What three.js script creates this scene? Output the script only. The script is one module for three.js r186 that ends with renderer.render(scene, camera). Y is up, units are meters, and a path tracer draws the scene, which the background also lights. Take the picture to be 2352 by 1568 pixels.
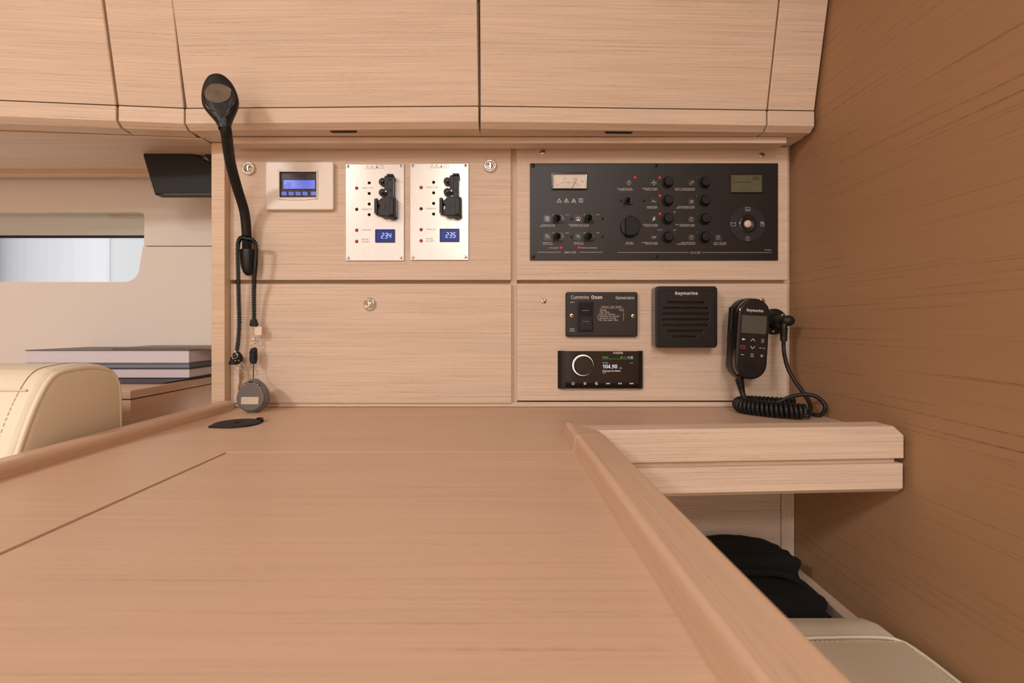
import * as THREE from 'three';
import { RoundedBoxGeometry } from 'three/addons/geometries/RoundedBoxGeometry.js';
import { mergeGeometries, mergeVertices, toCreasedNormals } from 'three/addons/utils/BufferGeometryUtils.js';
import { RectAreaLightUniformsLib } from 'three/addons/lights/RectAreaLightUniformsLib.js';
import { ImprovedNoise } from 'three/addons/math/ImprovedNoise.js';

// ------------------------------------------------------------------ camera, sky, sun, exposure
// World: y up, metres. z = 0 is the face of the instrument panels, the table top is at y = 0.75.
const EYE = 0.888, DIST = 0.8456, FOCAL = 1150;
const scene = new THREE.Scene();
const renderer = new THREE.WebGLRenderer({ antialias: true });
renderer.toneMapping = THREE.LinearToneMapping;
renderer.toneMappingExposure = 0.82;
renderer.shadowMap.enabled = true;
const camera = new THREE.PerspectiveCamera(2 * Math.atan(784 / FOCAL) * 180 / Math.PI, 1.5, 0.02, 60);
camera.position.set(0, EYE, DIST);
camera.setViewOffset(2352, 1568, 6, 36, 2352, 1568);
camera.focus = 0.82; camera.userData.fStop = 9;
camera.updateProjectionMatrix();
scene.background = new THREE.Color().setRGB(1.75, 1.85, 2.0);
RectAreaLightUniformsLib.init();

// ------------------------------------------------------------------ helpers
let seedState = 20240611;
const rnd = () => { seedState = (seedState + 0x6d2b79f5) | 0; let t = Math.imul(seedState ^ (seedState >>> 15), 1 | seedState); t = (t + Math.imul(t ^ (t >>> 7), 61 | t)) ^ t; return ((t ^ (t >>> 14)) >>> 0) / 4294967296; };
const taken = new Map();
function numbered(n) { const k = taken.get(n) ?? 0; taken.set(n, k + 1); return k ? n + '_' + String(k).padStart(3, '0') : n; }
const origin = new Map();
function thing(name, label, category, at = [0, 0, 0], group) {
  const o = new THREE.Group(); o.name = numbered(name); o.position.set(...at); scene.add(o);
  o.userData.label = label; o.userData.category = category; if (group) o.userData.group = group;
  origin.set(o, at); return o;
}
// a thing whose parts are given in its own axes
function turned(name, label, category, at, rot, group) { const o = thing(name, label, category, at, group); o.rotation.set(...rot); origin.set(o, [0, 0, 0]); return o; }
function part(name, geo, mat, parent, label) {
  const g = Array.isArray(geo) ? merge(geo) : geo; const o = origin.get(parent) ?? [0, 0, 0];
  g.translate(-o[0], -o[1], -o[2]);
  const m = new THREE.Mesh(g, mat); m.name = name; m.castShadow = m.receiveShadow = true;
  if (label) m.userData.label = label;
  parent.add(m); origin.set(m, o); return m;
}
function struct(name, geo, mat, label, parent = scene) {
  const m = new THREE.Mesh(Array.isArray(geo) ? merge(geo) : geo, mat); m.name = name; m.castShadow = m.receiveShadow = true;
  if (parent === scene) m.userData.kind = 'structure';
  if (label) { m.userData.label = label; }
  parent.add(m); return m;
}
function flat(g) {
  let n = g.index ? g.toNonIndexed() : g;
  for (const k of Object.keys(n.attributes)) if (!['position', 'normal', 'uv'].includes(k)) n.deleteAttribute(k);
  if (!n.attributes.normal) n.computeVertexNormals();
  if (!n.attributes.uv) n.setAttribute('uv', new THREE.BufferAttribute(new Float32Array(n.attributes.position.count * 2), 2));
  n.clearGroups(); return n;
}
const smooth = (g, a = 0.6) => { const h = g.clone(); h.deleteAttribute('normal'); h.deleteAttribute('uv'); return toCreasedNormals(mergeVertices(h, 1e-5), a); };
const merge = (list) => { const g = mergeGeometries(list.map(flat)); g.clearGroups(); return g; };
// centre-based box
const box = (w, h, d, x = 0, y = 0, z = 0, r = 0, seg = 2) => (r ? new RoundedBoxGeometry(w, h, d, seg, r) : new THREE.BoxGeometry(w, h, d)).translate(x, y, z);
// box from limits
const span = (x0, x1, y0, y1, z0, z1, r = 0, seg = 1) => box(x1 - x0, y1 - y0, z1 - z0, (x0 + x1) / 2, (y0 + y1) / 2, (z0 + z1) / 2, r, seg);
const cylZ = (r0, r1, h, x, y, z, seg = 28) => new THREE.CylinderGeometry(r1, r0, h, seg).rotateX(Math.PI / 2).translate(x, y, z + h / 2); // stands on z, towards +z
const V = (x, y, z) => new THREE.Vector3(x, y, z);
const tube = (pts, r, n = 60, rs = 10, closed = false) => new THREE.TubeGeometry(new THREE.CatmullRomCurve3(pts.map((p) => V(...p)), closed, 'centripetal'), n, r, rs, closed);
const ball = (r, x, y, z, sx = 1, sy = 1, sz = 1, a = 20, b = 14) => new THREE.SphereGeometry(r, a, b).scale(sx, sy, sz).translate(x, y, z);
const torusZ = (R, r, x, y, z, a = 32, b = 10) => new THREE.TorusGeometry(R, r, b, a).translate(x, y, z);
function rrect(x0, x1, y0, y1, r) {
  const s = new THREE.Shape(); r = Math.min(r, (x1 - x0) / 2, (y1 - y0) / 2);
  s.moveTo(x0 + r, y0); s.lineTo(x1 - r, y0); s.absarc(x1 - r, y0 + r, r, -Math.PI / 2, 0, false); s.lineTo(x1, y1 - r); s.absarc(x1 - r, y1 - r, r, 0, Math.PI / 2, false);
  s.lineTo(x0 + r, y1); s.absarc(x0 + r, y1 - r, r, Math.PI / 2, Math.PI, false); s.lineTo(x0, y0 + r); s.absarc(x0 + r, y0 + r, r, Math.PI, 1.5 * Math.PI, false); return s;
}
const poly = (pts) => new THREE.Shape(pts.map(([x, y]) => new THREE.Vector2(x, y)));
// shape in xy extruded from z0 to z1 with a bevel that stays inside
function slab(shape, z0, z1, b = 0, seg = 2, curve = 10) {
  const g = new THREE.ExtrudeGeometry(shape, { depth: z1 - z0 - 2 * b, bevelEnabled: b > 0, bevelThickness: b, bevelSize: b, bevelOffset: -b, bevelSegments: seg, curveSegments: curve });
  return g.translate(0, 0, z0 + b);
}
// profile [[z, y] ...] drawn along x
function prism(profile, x0, x1, b = 0.0008) {
  const s = poly(profile.map(([z, y]) => [-z, y]));
  return slab(s, x0, x1, b, 1).rotateY(Math.PI / 2);
}
// plan [[x, z] ...] extruded from y0 to y1
const plan = (pts, y0, y1, b = 0) => slab(poly(pts.map(([x, z]) => [x, -z])), y0, y1, b, 1).rotateX(-Math.PI / 2);
// veneer coordinates in metres: u runs with the grain
function veneer(g, grain = 'x', ou = rnd() * 3, ov = rnd() * 3) {
  g = flat(g); const p = g.attributes.position, n = g.attributes.normal, uv = new Float32Array(p.count * 2), ax = { x: 0, y: 1, z: 2 }[grain];
  for (let i = 0; i < p.count; i += 3) {
    const s = [0, 0, 0]; for (let k = 0; k < 3; k++) { s[0] += Math.abs(n.getX(i + k)); s[1] += Math.abs(n.getY(i + k)); s[2] += Math.abs(n.getZ(i + k)); }
    let dom = s.indexOf(Math.max(...s)); const others = [0, 1, 2].filter((a) => a !== dom);
    const U = dom === ax ? others[0] : ax, W = others.find((a) => a !== U);
    for (let k = 0; k < 3; k++) { uv[(i + k) * 2] = p.getComponent(i + k, U) / 0.85 + ou; uv[(i + k) * 2 + 1] = p.getComponent(i + k, W) / 0.34 + ov; }
  }
  g.setAttribute('uv', new THREE.BufferAttribute(uv, 2)); return g;
}
// uv 0..1 over the xy limits of a face
function faceUV(g, x0, x1, y0, y1) {
  g = flat(g); const p = g.attributes.position, uv = new Float32Array(p.count * 2);
  for (let i = 0; i < p.count; i++) { uv[i * 2] = (p.getX(i) - x0) / (x1 - x0); uv[i * 2 + 1] = (p.getY(i) - y0) / (y1 - y0); }
  g.setAttribute('uv', new THREE.BufferAttribute(uv, 2)); return g;
}
// drawing units of the panel wall: 1360 units to the metre, x from the camera axis, y downwards
const S = 1360, PX = (u) => (u - 1170) / S, PY = (v) => EYE - (v - 748) / S, L = (n) => n / S;
// the same drawing, for something that stands d metres from the eye plane
const AX = (u, d) => (u - 1170) * d / FOCAL, AY = (v, d) => EYE - (v - 748) * d / FOCAL;

// ------------------------------------------------------------------ textures and materials
const noise = new ImprovedNoise();
function dataTex(w, h, fill, srgb = true) {
  const d = new Uint8Array(w * h * 4); fill(d);
  const t = new THREE.DataTexture(d, w, h, THREE.RGBAFormat); t.wrapS = t.wrapT = THREE.RepeatWrapping; t.magFilter = THREE.LinearFilter;
  if (srgb) t.colorSpace = THREE.SRGBColorSpace; t.needsUpdate = true; return t;
}
const hash = (i, s) => { let h = Math.imul(i + 374761393 * s, 668265263); h = Math.imul(h ^ (h >>> 13), 1274126177); return ((h ^ (h >>> 16)) >>> 0) / 4294967296; };
const line1 = (y, per, n, s) => { const t = y / per, i = Math.floor(t), f = t - i, e = f * f * (3 - 2 * f); return (hash(i % n, s) * (1 - e) + hash((i + 1) % n, s) * e) * 2 - 1; };
function woodTexture(w, h, base, streaks, strong, seed, bold = 1, soft = 1) {
  seedState = seed;
  const tone = new Float32Array(w * h), lat = (W, H, s) => { const a = new Float32Array(W * H); for (let i = 0; i < W * H; i++) a[i] = hash(i, s) * 2 - 1; return { a, W, H }; };
  const layers = [[lat(6, h >> 1, seed + 1), 0.022], [lat(11, h, seed + 2), 0.042], [lat(5, h >> 4, seed + 3), 0.014], [lat(4, h >> 6, seed + 4), 0.014]];
  for (const [l, amp] of layers) for (let y = 0; y < h; y++) {
    const fy = y * l.H / h, y0 = Math.floor(fy) % l.H, y1 = (y0 + 1) % l.H, ty = fy - Math.floor(fy);
    for (let x = 0; x < w; x++) {
      const fx = x * l.W / w, x0 = Math.floor(fx) % l.W, x1 = (x0 + 1) % l.W, q = fx - Math.floor(fx), tx = q * q * (3 - 2 * q);
      tone[y * w + x] += amp * soft * ((l.a[y0 * l.W + x0] * (1 - tx) + l.a[y0 * l.W + x1] * tx) * (1 - ty) + (l.a[y1 * l.W + x0] * (1 - tx) + l.a[y1 * l.W + x1] * tx) * ty);
    }
  }
  const dark = new Float32Array(w * h);
  const dash = (len, amt, thick) => {
    const x0 = rnd() * w, y0 = rnd() * h, slope = (rnd() - 0.5) * 0.012, ph = rnd() * 6;
    for (let i = 0; i < len; i++) {
      const t = i / len, a = amt * Math.sin(Math.PI * t) * (0.7 + 0.3 * Math.sin(i * 0.13 + ph)), yc = y0 + slope * i + Math.sin(i * 0.01 + ph) * 0.6;
      for (let k = -2; k <= 2; k++) { const yy = Math.floor(yc) + k, c = Math.max(0, 1 - Math.abs(yy + 0.5 - yc) / thick); if (c > 0) { const id = ((yy + h * 4) % h) * w + Math.floor(x0 + i) % w; dark[id] = Math.max(dark[id], a * c); } }
    }
  };
  for (let k = 0; k < streaks; k++) dash(60 + rnd() * 420, 0.06 + rnd() * 0.13, 0.8 + rnd() * 0.5);
  for (let k = 0; k < strong; k++) dash((90 + rnd() * 420) * bold, (0.2 + rnd() * 0.22) * (0.4 + 0.6 * bold), 0.8 + rnd() * 0.7);
  return dataTex(w, h, (d) => {
    for (let i = 0; i < w * h; i++) {
      const t = 1 + tone[i], k = dark[i];
      d[i * 4] = Math.max(0, Math.min(255, base[0] * t * (1 - k * 0.85))); d[i * 4 + 1] = Math.max(0, Math.min(255, base[1] * (t * 1.03 - 0.03) * (1 - k)));
      d[i * 4 + 2] = Math.max(0, Math.min(255, base[2] * (t * 1.08 - 0.08) * (1 - k * 1.1))); d[i * 4 + 3] = 255;
    }
  });
}
const woodMap = woodTexture(2048, 1024, [224, 201, 178], 1500, 110, 11);
const woodMap2 = woodTexture(2048, 1024, [212, 184, 158], 420, 40, 77, 1, 0.7);
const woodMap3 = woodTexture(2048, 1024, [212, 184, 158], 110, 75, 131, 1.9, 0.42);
const M = {};
const std = (o) => new THREE.MeshStandardMaterial(o), phys = (o) => new THREE.MeshPhysicalMaterial(o);
M.wood = phys({ map: woodMap, roughness: 0.5, specularIntensity: 0.7 });
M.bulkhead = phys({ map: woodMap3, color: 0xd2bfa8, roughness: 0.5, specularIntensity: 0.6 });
M.table = phys({ map: woodMap2, color: 0xfff8f4, roughness: 0.4, specularIntensity: 0.8 });
M.edge = phys({ map: woodMap, color: 0xfffaf0, roughness: 0.45 });
M.liner = std({ color: 0xe9e1d8, roughness: 0.7 });
M.deckhead = std({ color: 0xd9d2c6, roughness: 0.8 });
M.black = std({ color: 0x0e0d0d, roughness: 0.42 });
M.blackMatte = std({ color: 0x0b0a0a, roughness: 0.62 });
M.blackGloss = phys({ color: 0x0c0b0b, roughness: 0.16, clearcoat: 0.6, clearcoatRoughness: 0.08 });
M.rubber = std({ color: 0x121111, roughness: 0.5 });
M.slot = std({ color: 0x030303, roughness: 0.9 });
M.chrome = std({ color: 0xd9d2c9, metalness: 1, roughness: 0.12 });
M.screw = std({ color: 0xd8cbb8, metalness: 1, roughness: 0.38 });
M.white = std({ color: 0xefe6da, roughness: 0.35 });
M.led = std({ color: 0xd81a14, roughness: 0.25, emissive: 0xff1a10, emissiveIntensity: 0.9 }); M.led.name = 'led_red';
M.ledPale = std({ color: 0xc31d18, roughness: 0.25, emissive: 0xe0221a, emissiveIntensity: 0.45 }); M.ledPale.name = 'led_red_soft';
M.ledOff = std({ color: 0x5a1c10, roughness: 0.25 });
M.dot = std({ color: 0x6b665f, roughness: 0.5 });
const noiseMap = (w, h, fx, fy, lo, hi, seed) => dataTex(w, h, (d) => {
  for (let y = 0; y < h; y++) for (let x = 0; x < w; x++) {
    const n = 0.5 + 0.5 * (0.6 * noise.noise(x * fx, y * fy, seed) + 0.4 * noise.noise(x * fx * 2.3, y * fy * 2.3, seed + 7)), c = Math.round(255 * (lo + (hi - lo) * n)), i = (y * w + x) * 4;
    d[i] = d[i + 1] = d[i + 2] = c; d[i + 3] = 255;
  }
}, false);
const brushed = noiseMap(512, 512, 0.55, 0.012, 0.20, 0.32, 3);
M.steel = phys({ color: 0xd6cbbb, metalness: 1, roughness: 1, roughnessMap: brushed, anisotropy: 0 });
const hide = noiseMap(512, 512, 0.12, 0.12, 0, 1, 9);
M.leather = phys({ color: 0xe8dec6, roughness: 0.46, bumpMap: hide, bumpScale: 0.00012 });
M.leatherDark = phys({ color: 0xd9ccae, roughness: 0.5, bumpMap: hide, bumpScale: 0.00012 });
M.thread = std({ color: 0xcdb98c, roughness: 0.8 });
M.cloth = std({ color: 0x0b0a0a, roughness: 0.95 });
function canvasTex(w, h, draw) {
  const c = document.createElement('canvas'); c.width = w; c.height = h; const g = c.getContext('2d'); draw(g, w, h);
  const t = new THREE.CanvasTexture(c); t.colorSpace = THREE.SRGBColorSpace; t.magFilter = THREE.LinearFilter; return t;
}
// text whose width is stretched to fit; (x, y) is the middle of its line, align as in canvas
function word(g, text, x, y, size, o = {}) {
  g.save(); g.translate(x, y); g.scale(o.stretch ?? 1, 1); g.transform(1, 0, o.slant ?? 0, 1, 0, 0); g.font = (o.bold ? 'bold ' : '') + size + 'px ' + (o.font ?? 'sans-serif'); g.textAlign = o.align ?? 'center'; g.textBaseline = 'middle'; g.fillStyle = o.color ?? '#e8e2dc'; g.fillText(text, 0, 0); g.restore();
}
const SEG = { 0: 'abcdef', 1: 'bc', 2: 'abged', 3: 'abgcd', 4: 'fgbc', 5: 'afgcd', 6: 'afgedc', 7: 'abc', 8: 'abcdefg', 9: 'abcdfg' };
function sevenSeg(g, text, x, y, w, h, gap, lw, color, slant = -0.12) {
  g.save(); g.strokeStyle = color; g.lineWidth = lw; g.lineCap = 'round';
  [...text].forEach((ch, i) => {
    g.save(); g.translate(x + i * (w + gap), y); g.transform(1, 0, slant, 1, 0, 0); const e = lw * 0.65;
    const P = { a: [0, 0, w, 0], b: [w, 0, w, h / 2], c: [w, h / 2, w, h], d: [0, h, w, h], e: [0, h / 2, 0, h], f: [0, 0, 0, h / 2], g: [0, h / 2, w, h / 2] };
    for (const s of SEG[ch]) { const [a, b, c, d] = P[s], hz = b === d; g.beginPath(); g.moveTo(a + (hz ? e : 0), b + (hz ? 0 : e)); g.lineTo(c - (hz ? e : 0), d - (hz ? 0 : e)); g.stroke(); }
    g.restore();
  });
  g.restore();
}
function bulb(g, x, y, r, color, lw = 0.7) {
  g.save(); g.strokeStyle = color; g.lineWidth = lw; g.beginPath(); g.arc(x, y, r * 0.5, 0, 7); g.stroke(); g.strokeRect(x - r * 0.2, y - r * 0.78, r * 0.4, r * 0.3);
  for (let k = 0; k < 8; k++) { if (k === 6) continue; const a = k * Math.PI / 4; g.beginPath(); g.moveTo(x + Math.cos(a) * r * 0.75, y + Math.sin(a) * r * 0.75); g.lineTo(x + Math.cos(a) * r, y + Math.sin(a) * r); g.stroke(); }
  g.restore();
}

// ------------------------------------------------------------------ the room
const WALL = 0.482, TOP = 0.75;
struct('floor', veneer(span(-2.45, 0.52, -0.03, 0, -0.25, 3.05), 'z'), M.wood, 'wooden cabin sole');
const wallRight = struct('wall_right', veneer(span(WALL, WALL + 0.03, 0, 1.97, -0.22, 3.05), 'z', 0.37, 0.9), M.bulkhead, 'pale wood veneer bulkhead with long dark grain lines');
// outboard wall in two boards with the portlight cut out
{
  const z0 = -0.178, z1 = -0.155, xr = AX(326, 1), yb = AY(647, 1), yt = AY(486, 1), ym = AY(565, 1), xl = -1.3, r = 0.03;
  const lower = new THREE.Shape(); lower.moveTo(-2.45, 0); lower.lineTo(-0.42, 0); lower.lineTo(-0.42, ym - 0.0007); lower.lineTo(xr + 0.001, ym - 0.0007); lower.lineTo(xr - 0.006, yb + r); lower.absarc(xr - 0.006 - r, yb + r, r, 0, -Math.PI / 2, true);
  lower.lineTo(xl, yb); lower.lineTo(xl, ym - 0.0007); lower.lineTo(-2.45, ym - 0.0007); lower.lineTo(-2.45, 0);
  const wl = struct('wall_left', slab(lower, z0, z1, 0.0012, 2, 16), M.liner, 'plain pale cabin side lining around the portlight');
  const upper = new THREE.Shape(); upper.moveTo(-0.42, ym + 0.0007); upper.lineTo(-0.42, 1.2); upper.lineTo(-2.45, 1.2); upper.lineTo(-2.45, ym + 0.0007); upper.lineTo(xl, ym + 0.0007); upper.lineTo(xl, yt); upper.lineTo(xr - 0.006, yt); upper.absarc(xr - 0.006, yt - 0.01, 0.01, Math.PI / 2, 0, true); upper.lineTo(xr + 0.003, ym + 0.0007);
  struct('lining_board', slab(upper, z0, z1, 0.0012, 2, 16), M.liner, null, wl);
  const win = thing('window_1', 'long portlight with rounded corner in the pale cabin side', 'window', [-1.0, yb, -0.18]); delete win.userData.category; win.userData.kind = 'structure';
  part('pane', span(xl - 0.02, xr + 0.02, yb - 0.02, yt + 0.02, -0.196, -0.192), phys({ color: 0xffffff, roughness: 0.02, transmission: 1, thickness: 0 }), win);
  part('window_frame', [span(xl - 0.02, xr + 0.03, yb - 0.03, yb - 0.004, -0.2, -0.179), span(xr + 0.012, xr + 0.03, yb - 0.004, yt + 0.03, -0.2, -0.179), span(xl - 0.02, xr + 0.012, yt + 0.006, yt + 0.03, -0.2, -0.179), span(xl - 0.03, xl - 0.012, yb - 0.03, yt + 0.03, -0.2, -0.179)], M.white, win);
  const bl = thing('window_blind', 'grey beige blind with black hem pulled part way over the portlight', 'blind', [-1.0, AY(545, 1), -0.186]);
  part('fabric', span(xl + 0.002, xr - 0.004, AY(541, 1.03), yt + 0.004, -0.1835, -0.182), phys({ color: 0xdcd7cc, roughness: 0.9, transmission: 0.35, thickness: 0 }), bl);
  part('hem_bar', span(xl + 0.002, xr - 0.004, AY(547, 1.03), AY(541, 1.03), -0.1845, -0.1805, 0.001), M.blackMatte, bl, 'black hem bar');
  part('cassette_end', slab(poly([[AX(232, 1.02), yt + 0.003], [AX(252, 1.02), yt - 0.0065], [xr - 0.006, yt - 0.0065], [xr - 0.006, yt + 0.003]]), -0.1818, -0.1792, 0.0005), std({ color: 0xc9c3b6, roughness: 0.6 }), bl);
}
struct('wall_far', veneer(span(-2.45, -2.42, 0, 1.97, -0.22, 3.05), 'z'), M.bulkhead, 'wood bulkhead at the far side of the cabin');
{ // wall behind the photographer with two long cabin windows
  const s = rrect(-2.45, 0.512, 0, 1.97, 0); for (const [a, b] of [[-2.25, -1.5], [-1.3, 0.2]]) s.holes.push(new THREE.Path(rrect(a, b, 1.30, 1.53, 0.05).getPoints(8)));
  struct('wall_behind', slab(s, 3.0, 3.04), M.liner, 'pale lining with two long windows');
  [[-2.25, -1.5], [-1.3, 0.2]].forEach(([a, b], i) => struct('window_' + (i + 2), span(a - 0.02, b + 0.02, 1.28, 1.55, 3.018, 3.022), phys({ color: 0xffffff, roughness: 0.02, transmission: 1, thickness: 0 }), 'long cabin window'));
}
{ // deckhead with a hatch added for sky light, and the low soffit over the lockers
  const s = rrect(-2.45, 0.512, -3.05, -0.13, 0); for (const [a, b, c, d] of [[-0.45, 0.05, 1.7, 2.2]]) s.holes.push(new THREE.Path(rrect(a, b, -d, -c, 0.06).getPoints(8)));
  struct('ceiling', [slab(s, 1.95, 1.98).rotateX(-Math.PI / 2), span(-2.45, 0.512, 1.393, 1.42, -0.22, 0.16), span(-2.45, 0.512, 1.42, 1.95, 0.14, 0.16), span(-2.45, 0.512, 1.19, 1.4, -0.22, -0.19)], M.deckhead, 'pale grey deckhead');
  struct('window_4', span(-0.48, 0.08, 1.965, 1.972, 1.67, 2.23), phys({ color: 0xffffff, roughness: 0.02, transmission: 1, thickness: 0 }), 'pane of an added unseen deck hatch');  // unseen hatch, added so soft sky light falls in from above
}
// outside the portlight: the white boat moored alongside
{
  const hb = thing('moored_boat', 'white hull sides of a boat moored outside the portlight', 'boat', [-1.9, 0, -1.3]);
  const gel = std({ color: 0xf2f3f5, roughness: 0.3 }), grey = std({ color: 0xdfe3e3, roughness: 0.4 });
  const curve = []; for (let k = 0; k <= 20; k++) { const a = k / 20 * 1.25; curve.push([-1.69 - 1.1 * Math.sin(a), -1.25 - 1.1 * (1 - Math.cos(a))]); }
  part('hull_side', plan([...curve, ...curve.slice().reverse().map(([x, z]) => [x, z - 0.03])], 0.3, 2.4), gel, hb);
  const q = thing('shade_block', 'dark grey block added out of view to shade the moored boat', 'shade block', [-3.5, 0, -1.6]); part('dark_block', span(-4.2, -2.95, 0, 3.6, -3.2, -0.4, 0.02), std({ color: 0x3c424c, roughness: 0.8 }), q);  // unseen dark block, added so the left of the hull turns darker
  part('cabin_side', span(-1.685, -0.9, 0.3, 2.4, -1.3, -1.27), grey, hb);
}
// ceiling lamps
function ceilingLight(x, z, power, label, size = 0.1, color = 0xf9f4f3) {
  const t = thing('ceiling_light', label, 'ceiling light', [x, 1.95, z], 'round downlights in the deckhead');
  part('trim_ring', new THREE.TorusGeometry(size * 0.62, 0.008, 10, 36).rotateX(Math.PI / 2).translate(x, 1.948, z), M.chrome, t);
  const glow = std({ color: 0xffffff, emissive: color, emissiveIntensity: 3 }); glow.name = 'lamp_glow';
  part('diffuser', new THREE.CylinderGeometry(size * 0.6, size * 0.6, 0.006, 36).translate(x, 1.946, z), glow, t);
  const l = new THREE.RectAreaLight(color, power, size, size); l.name = 'downlight_glow'; l.position.set(0, -0.012, 0); l.rotation.x = -Math.PI / 2; t.add(l);
}
ceilingLight(0.33, 1.5, 165, 'small round downlight in the deckhead beside the bulkhead');
ceilingLight(-1.4, 2.0, 108, 'large round ceiling lamp over the far side of the cabin', 0.36);
ceilingLight(0.02, 2.62, 66, 'large round ceiling lamp near the far windows', 0.36);

// ------------------------------------------------------------------ panel wall: post, backing, four boards
struct('wall_back', [veneer(span(-0.5, WALL, 0, 1.2, -0.034, -0.0165), 'x'), veneer(span(PX(1172), PX(1188), TOP, 1.2, -0.0165, -0.009), 'y')], M.wood, 'wood backing behind the instrument boards');
struct('trim_1', veneer(span(AX(485, 0.83), AX(516, 0.83), TOP + 0.001, 1.1915, -0.14, 0.0156, 0.0012), 'x'), M.edge, 'wood post at the end of the instrument boards');
struct('trim_2', veneer(span(AX(519, 0.805), AX(1807, 0.805), 1.1816, 1.1916, 0.015, 0.0406, 0.0008), 'x'), M.wood, 'narrow wood strip under the lockers');
struct('baseboard_back', veneer(span(PX(529), WALL - 0.001, TOP + 0.0005, TOP + 0.0085, -0.016, -0.004, 0.0008), 'x'), M.wood, 'low wood strip between the boards and the table');
struct('trim_3', veneer(span(PX(1795), WALL - 0.0005, 0.48, TOP - 0.022, -0.014, 0.0, 0.0008), 'y'), M.wood, 'wood stile in the corner under the shelf');
struct('trim_4', veneer(span(0.02, PX(1794), 0.48, TOP - 0.022, -0.014, -0.001, 0.0008), 'x'), M.wood, 'wood board under the shelf');

function latch(parent, u, v) { // round chrome push latch, dished, with a turned knob in it
  const x = PX(u), y = PY(v), r = L(15);
  const pts = [[0.0001, 0.0006], [r * 0.62, 0.0006], [r * 0.68, 0.0035], [r * 0.8, 0.005], [r * 0.95, 0.0035], [r, 0.0003]].map(([a, b]) => new THREE.Vector2(a, b));
  const ring = part('latch', new THREE.LatheGeometry(pts, 36).rotateX(Math.PI / 2).translate(x, y, 0), M.chrome, parent, 'round chrome push latch');
  part('knob', [new THREE.SphereGeometry(r * 0.52, 20, 12).scale(1, 1, 0.5).translate(x, y, 0.0015), box(r * 0.16, r * 0.75, 0.0015, x, y, 0.0055)], M.chrome, ring);
}
function slotScrew(parent, u, v, turn, r = 6.6, z = 0, mat = M.screw) {
  const x = PX(u), y = PY(v), R = L(r);
  const head = part('screw', new THREE.SphereGeometry(R, 18, 10, 0, 7, 0, Math.PI / 2).rotateX(Math.PI / 2).scale(1, 1, 0.35).translate(x, y, z), mat, parent);
  part('slot', box(R * 1.8, R * 0.26, R * 0.1, 0, 0, 0).rotateZ(turn).translate(x, y, z + R * 0.34), M.slot, head);
}
function crossScrew(parent, x, y, R, z, mat = M.screw, name = 'screw') {
  const pts = [[0.0001, R * 0.28], [R * 0.35, R * 0.24], [R * 0.9, R * 0.2], [R, 0.00001]].map(([a, b]) => new THREE.Vector2(a, b));
  const head = part(name, new THREE.LatheGeometry(pts, 20).rotateX(Math.PI / 2).translate(x, y, z), mat, parent);
  part('socket', cylZ(R * 0.42, R * 0.42, 0.0002, x, y, z + R * 0.28, 6), M.slot, head);
}
function board(label, u0, u1, v0, v1) {
  const t = thing('instrument_board', label, 'wood panel', [PX((u0 + u1) / 2), PY(v1), -0.008]);
  part('board', veneer(span(PX(u0), PX(u1), PY(v1), PY(v0), -0.0155, 0, 0.0012), 'x'), M.wood, t);
  return t;
}
const bUL = board('pale wood board carrying the two brushed steel plates, with a latch in each top corner', 528, 1174, 334, 643);
latch(bUL, 573, 388); latch(bUL, 1126, 382);
const bLL = board('plain pale wood board with one chrome latch, below the steel plates', 529, 1175, 651.5, 926);
latch(bLL, 849, 698);
const bUR = board('pale wood board carrying the long black switch panel', 1186, 1810, 337, 643);
slotScrew(bUR, 1246, 349, 0.4); slotScrew(bUR, 1750, 356, 0.3);
const bLR = board('pale wood board carrying the black speaker and the stereo', 1187, 1809, 651, 920);
slotScrew(bLR, 1249, 691, -1); slotScrew(bLR, 1751, 691, 2);

// ------------------------------------------------------------------ overhead lockers
function locker(label, at, turn, x0, x1, o = {}) {
  const t = turned('overhead_locker', label, o.category ?? 'locker', at, [0, turn, 0], 'lockers over the instrument boards');
  const g = 0.0011, top = o.top ?? 1.376, lean = (top - 1.2245) * 0.218;
  part(o.panel ?? 'door', veneer(prism([[0, 1.2245], [lean, top], [lean - 0.018, top + 0.003], [-0.018, 1.2285]], x0 + g, x1 - g, 0.0012), 'x'), M.wood, t);
  const sh = o.shift ?? 0;
  part('bottom_rail', veneer(prism([[0.0015, 1.2222], [0.0022, 1.2212], [0.0022, 1.1992], [-0.008, 1.1920], [-0.03, 1.1920], [-0.03, 1.2222]], x0 + g + sh, x1 - g + (o.shiftEnd ?? sh), 0.0008), 'x'), M.wood, t);
  part('carcass', veneer(prism([[-0.0305, 1.1925], [-0.0305, 1.222], [-0.021, 1.228], [lean - 0.021, top - 0.002], [o.back ?? -0.09, top - 0.002], [o.back ?? -0.09, 1.1925]], x0 + 0.0002, x1 - 0.0002, 0), 'x'), M.wood, t);
  if (o.pull) part('finger_pull', slab(poly([[o.pull[0], 1.1919], [o.pull[1], 1.1919], [o.pull[1] - 0.003, 1.1902], [o.pull[0] + 0.003, 1.1902]]), -0.0165, -0.0115, 0.0004), M.blackMatte, t, 'black latch under the rail');
  return t;
}
const JX = -0.0455, JZ = 0.0806, D2R = Math.PI / 180;
locker('overhead locker above the black switch panel', [JX, 0, JZ], 1.88 * D2R, 0.0005, 0.4478, { pull: [0.196, 0.240], shiftEnd: -0.002 });
locker('narrow end piece of the overhead lockers against the bulkhead', [JX, 0, JZ], 1.88 * D2R, 0.4482, 0.5235, { shift: -0.002, shiftEnd: -0.0015, panel: 'filler_board', category: 'locker end' });
locker('wide overhead locker above the steel plates, behind the reading lamp', [JX, 0, JZ], -1.0 * D2R, -0.4545, -0.0005, { pull: [-0.235, -0.193] });
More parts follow.
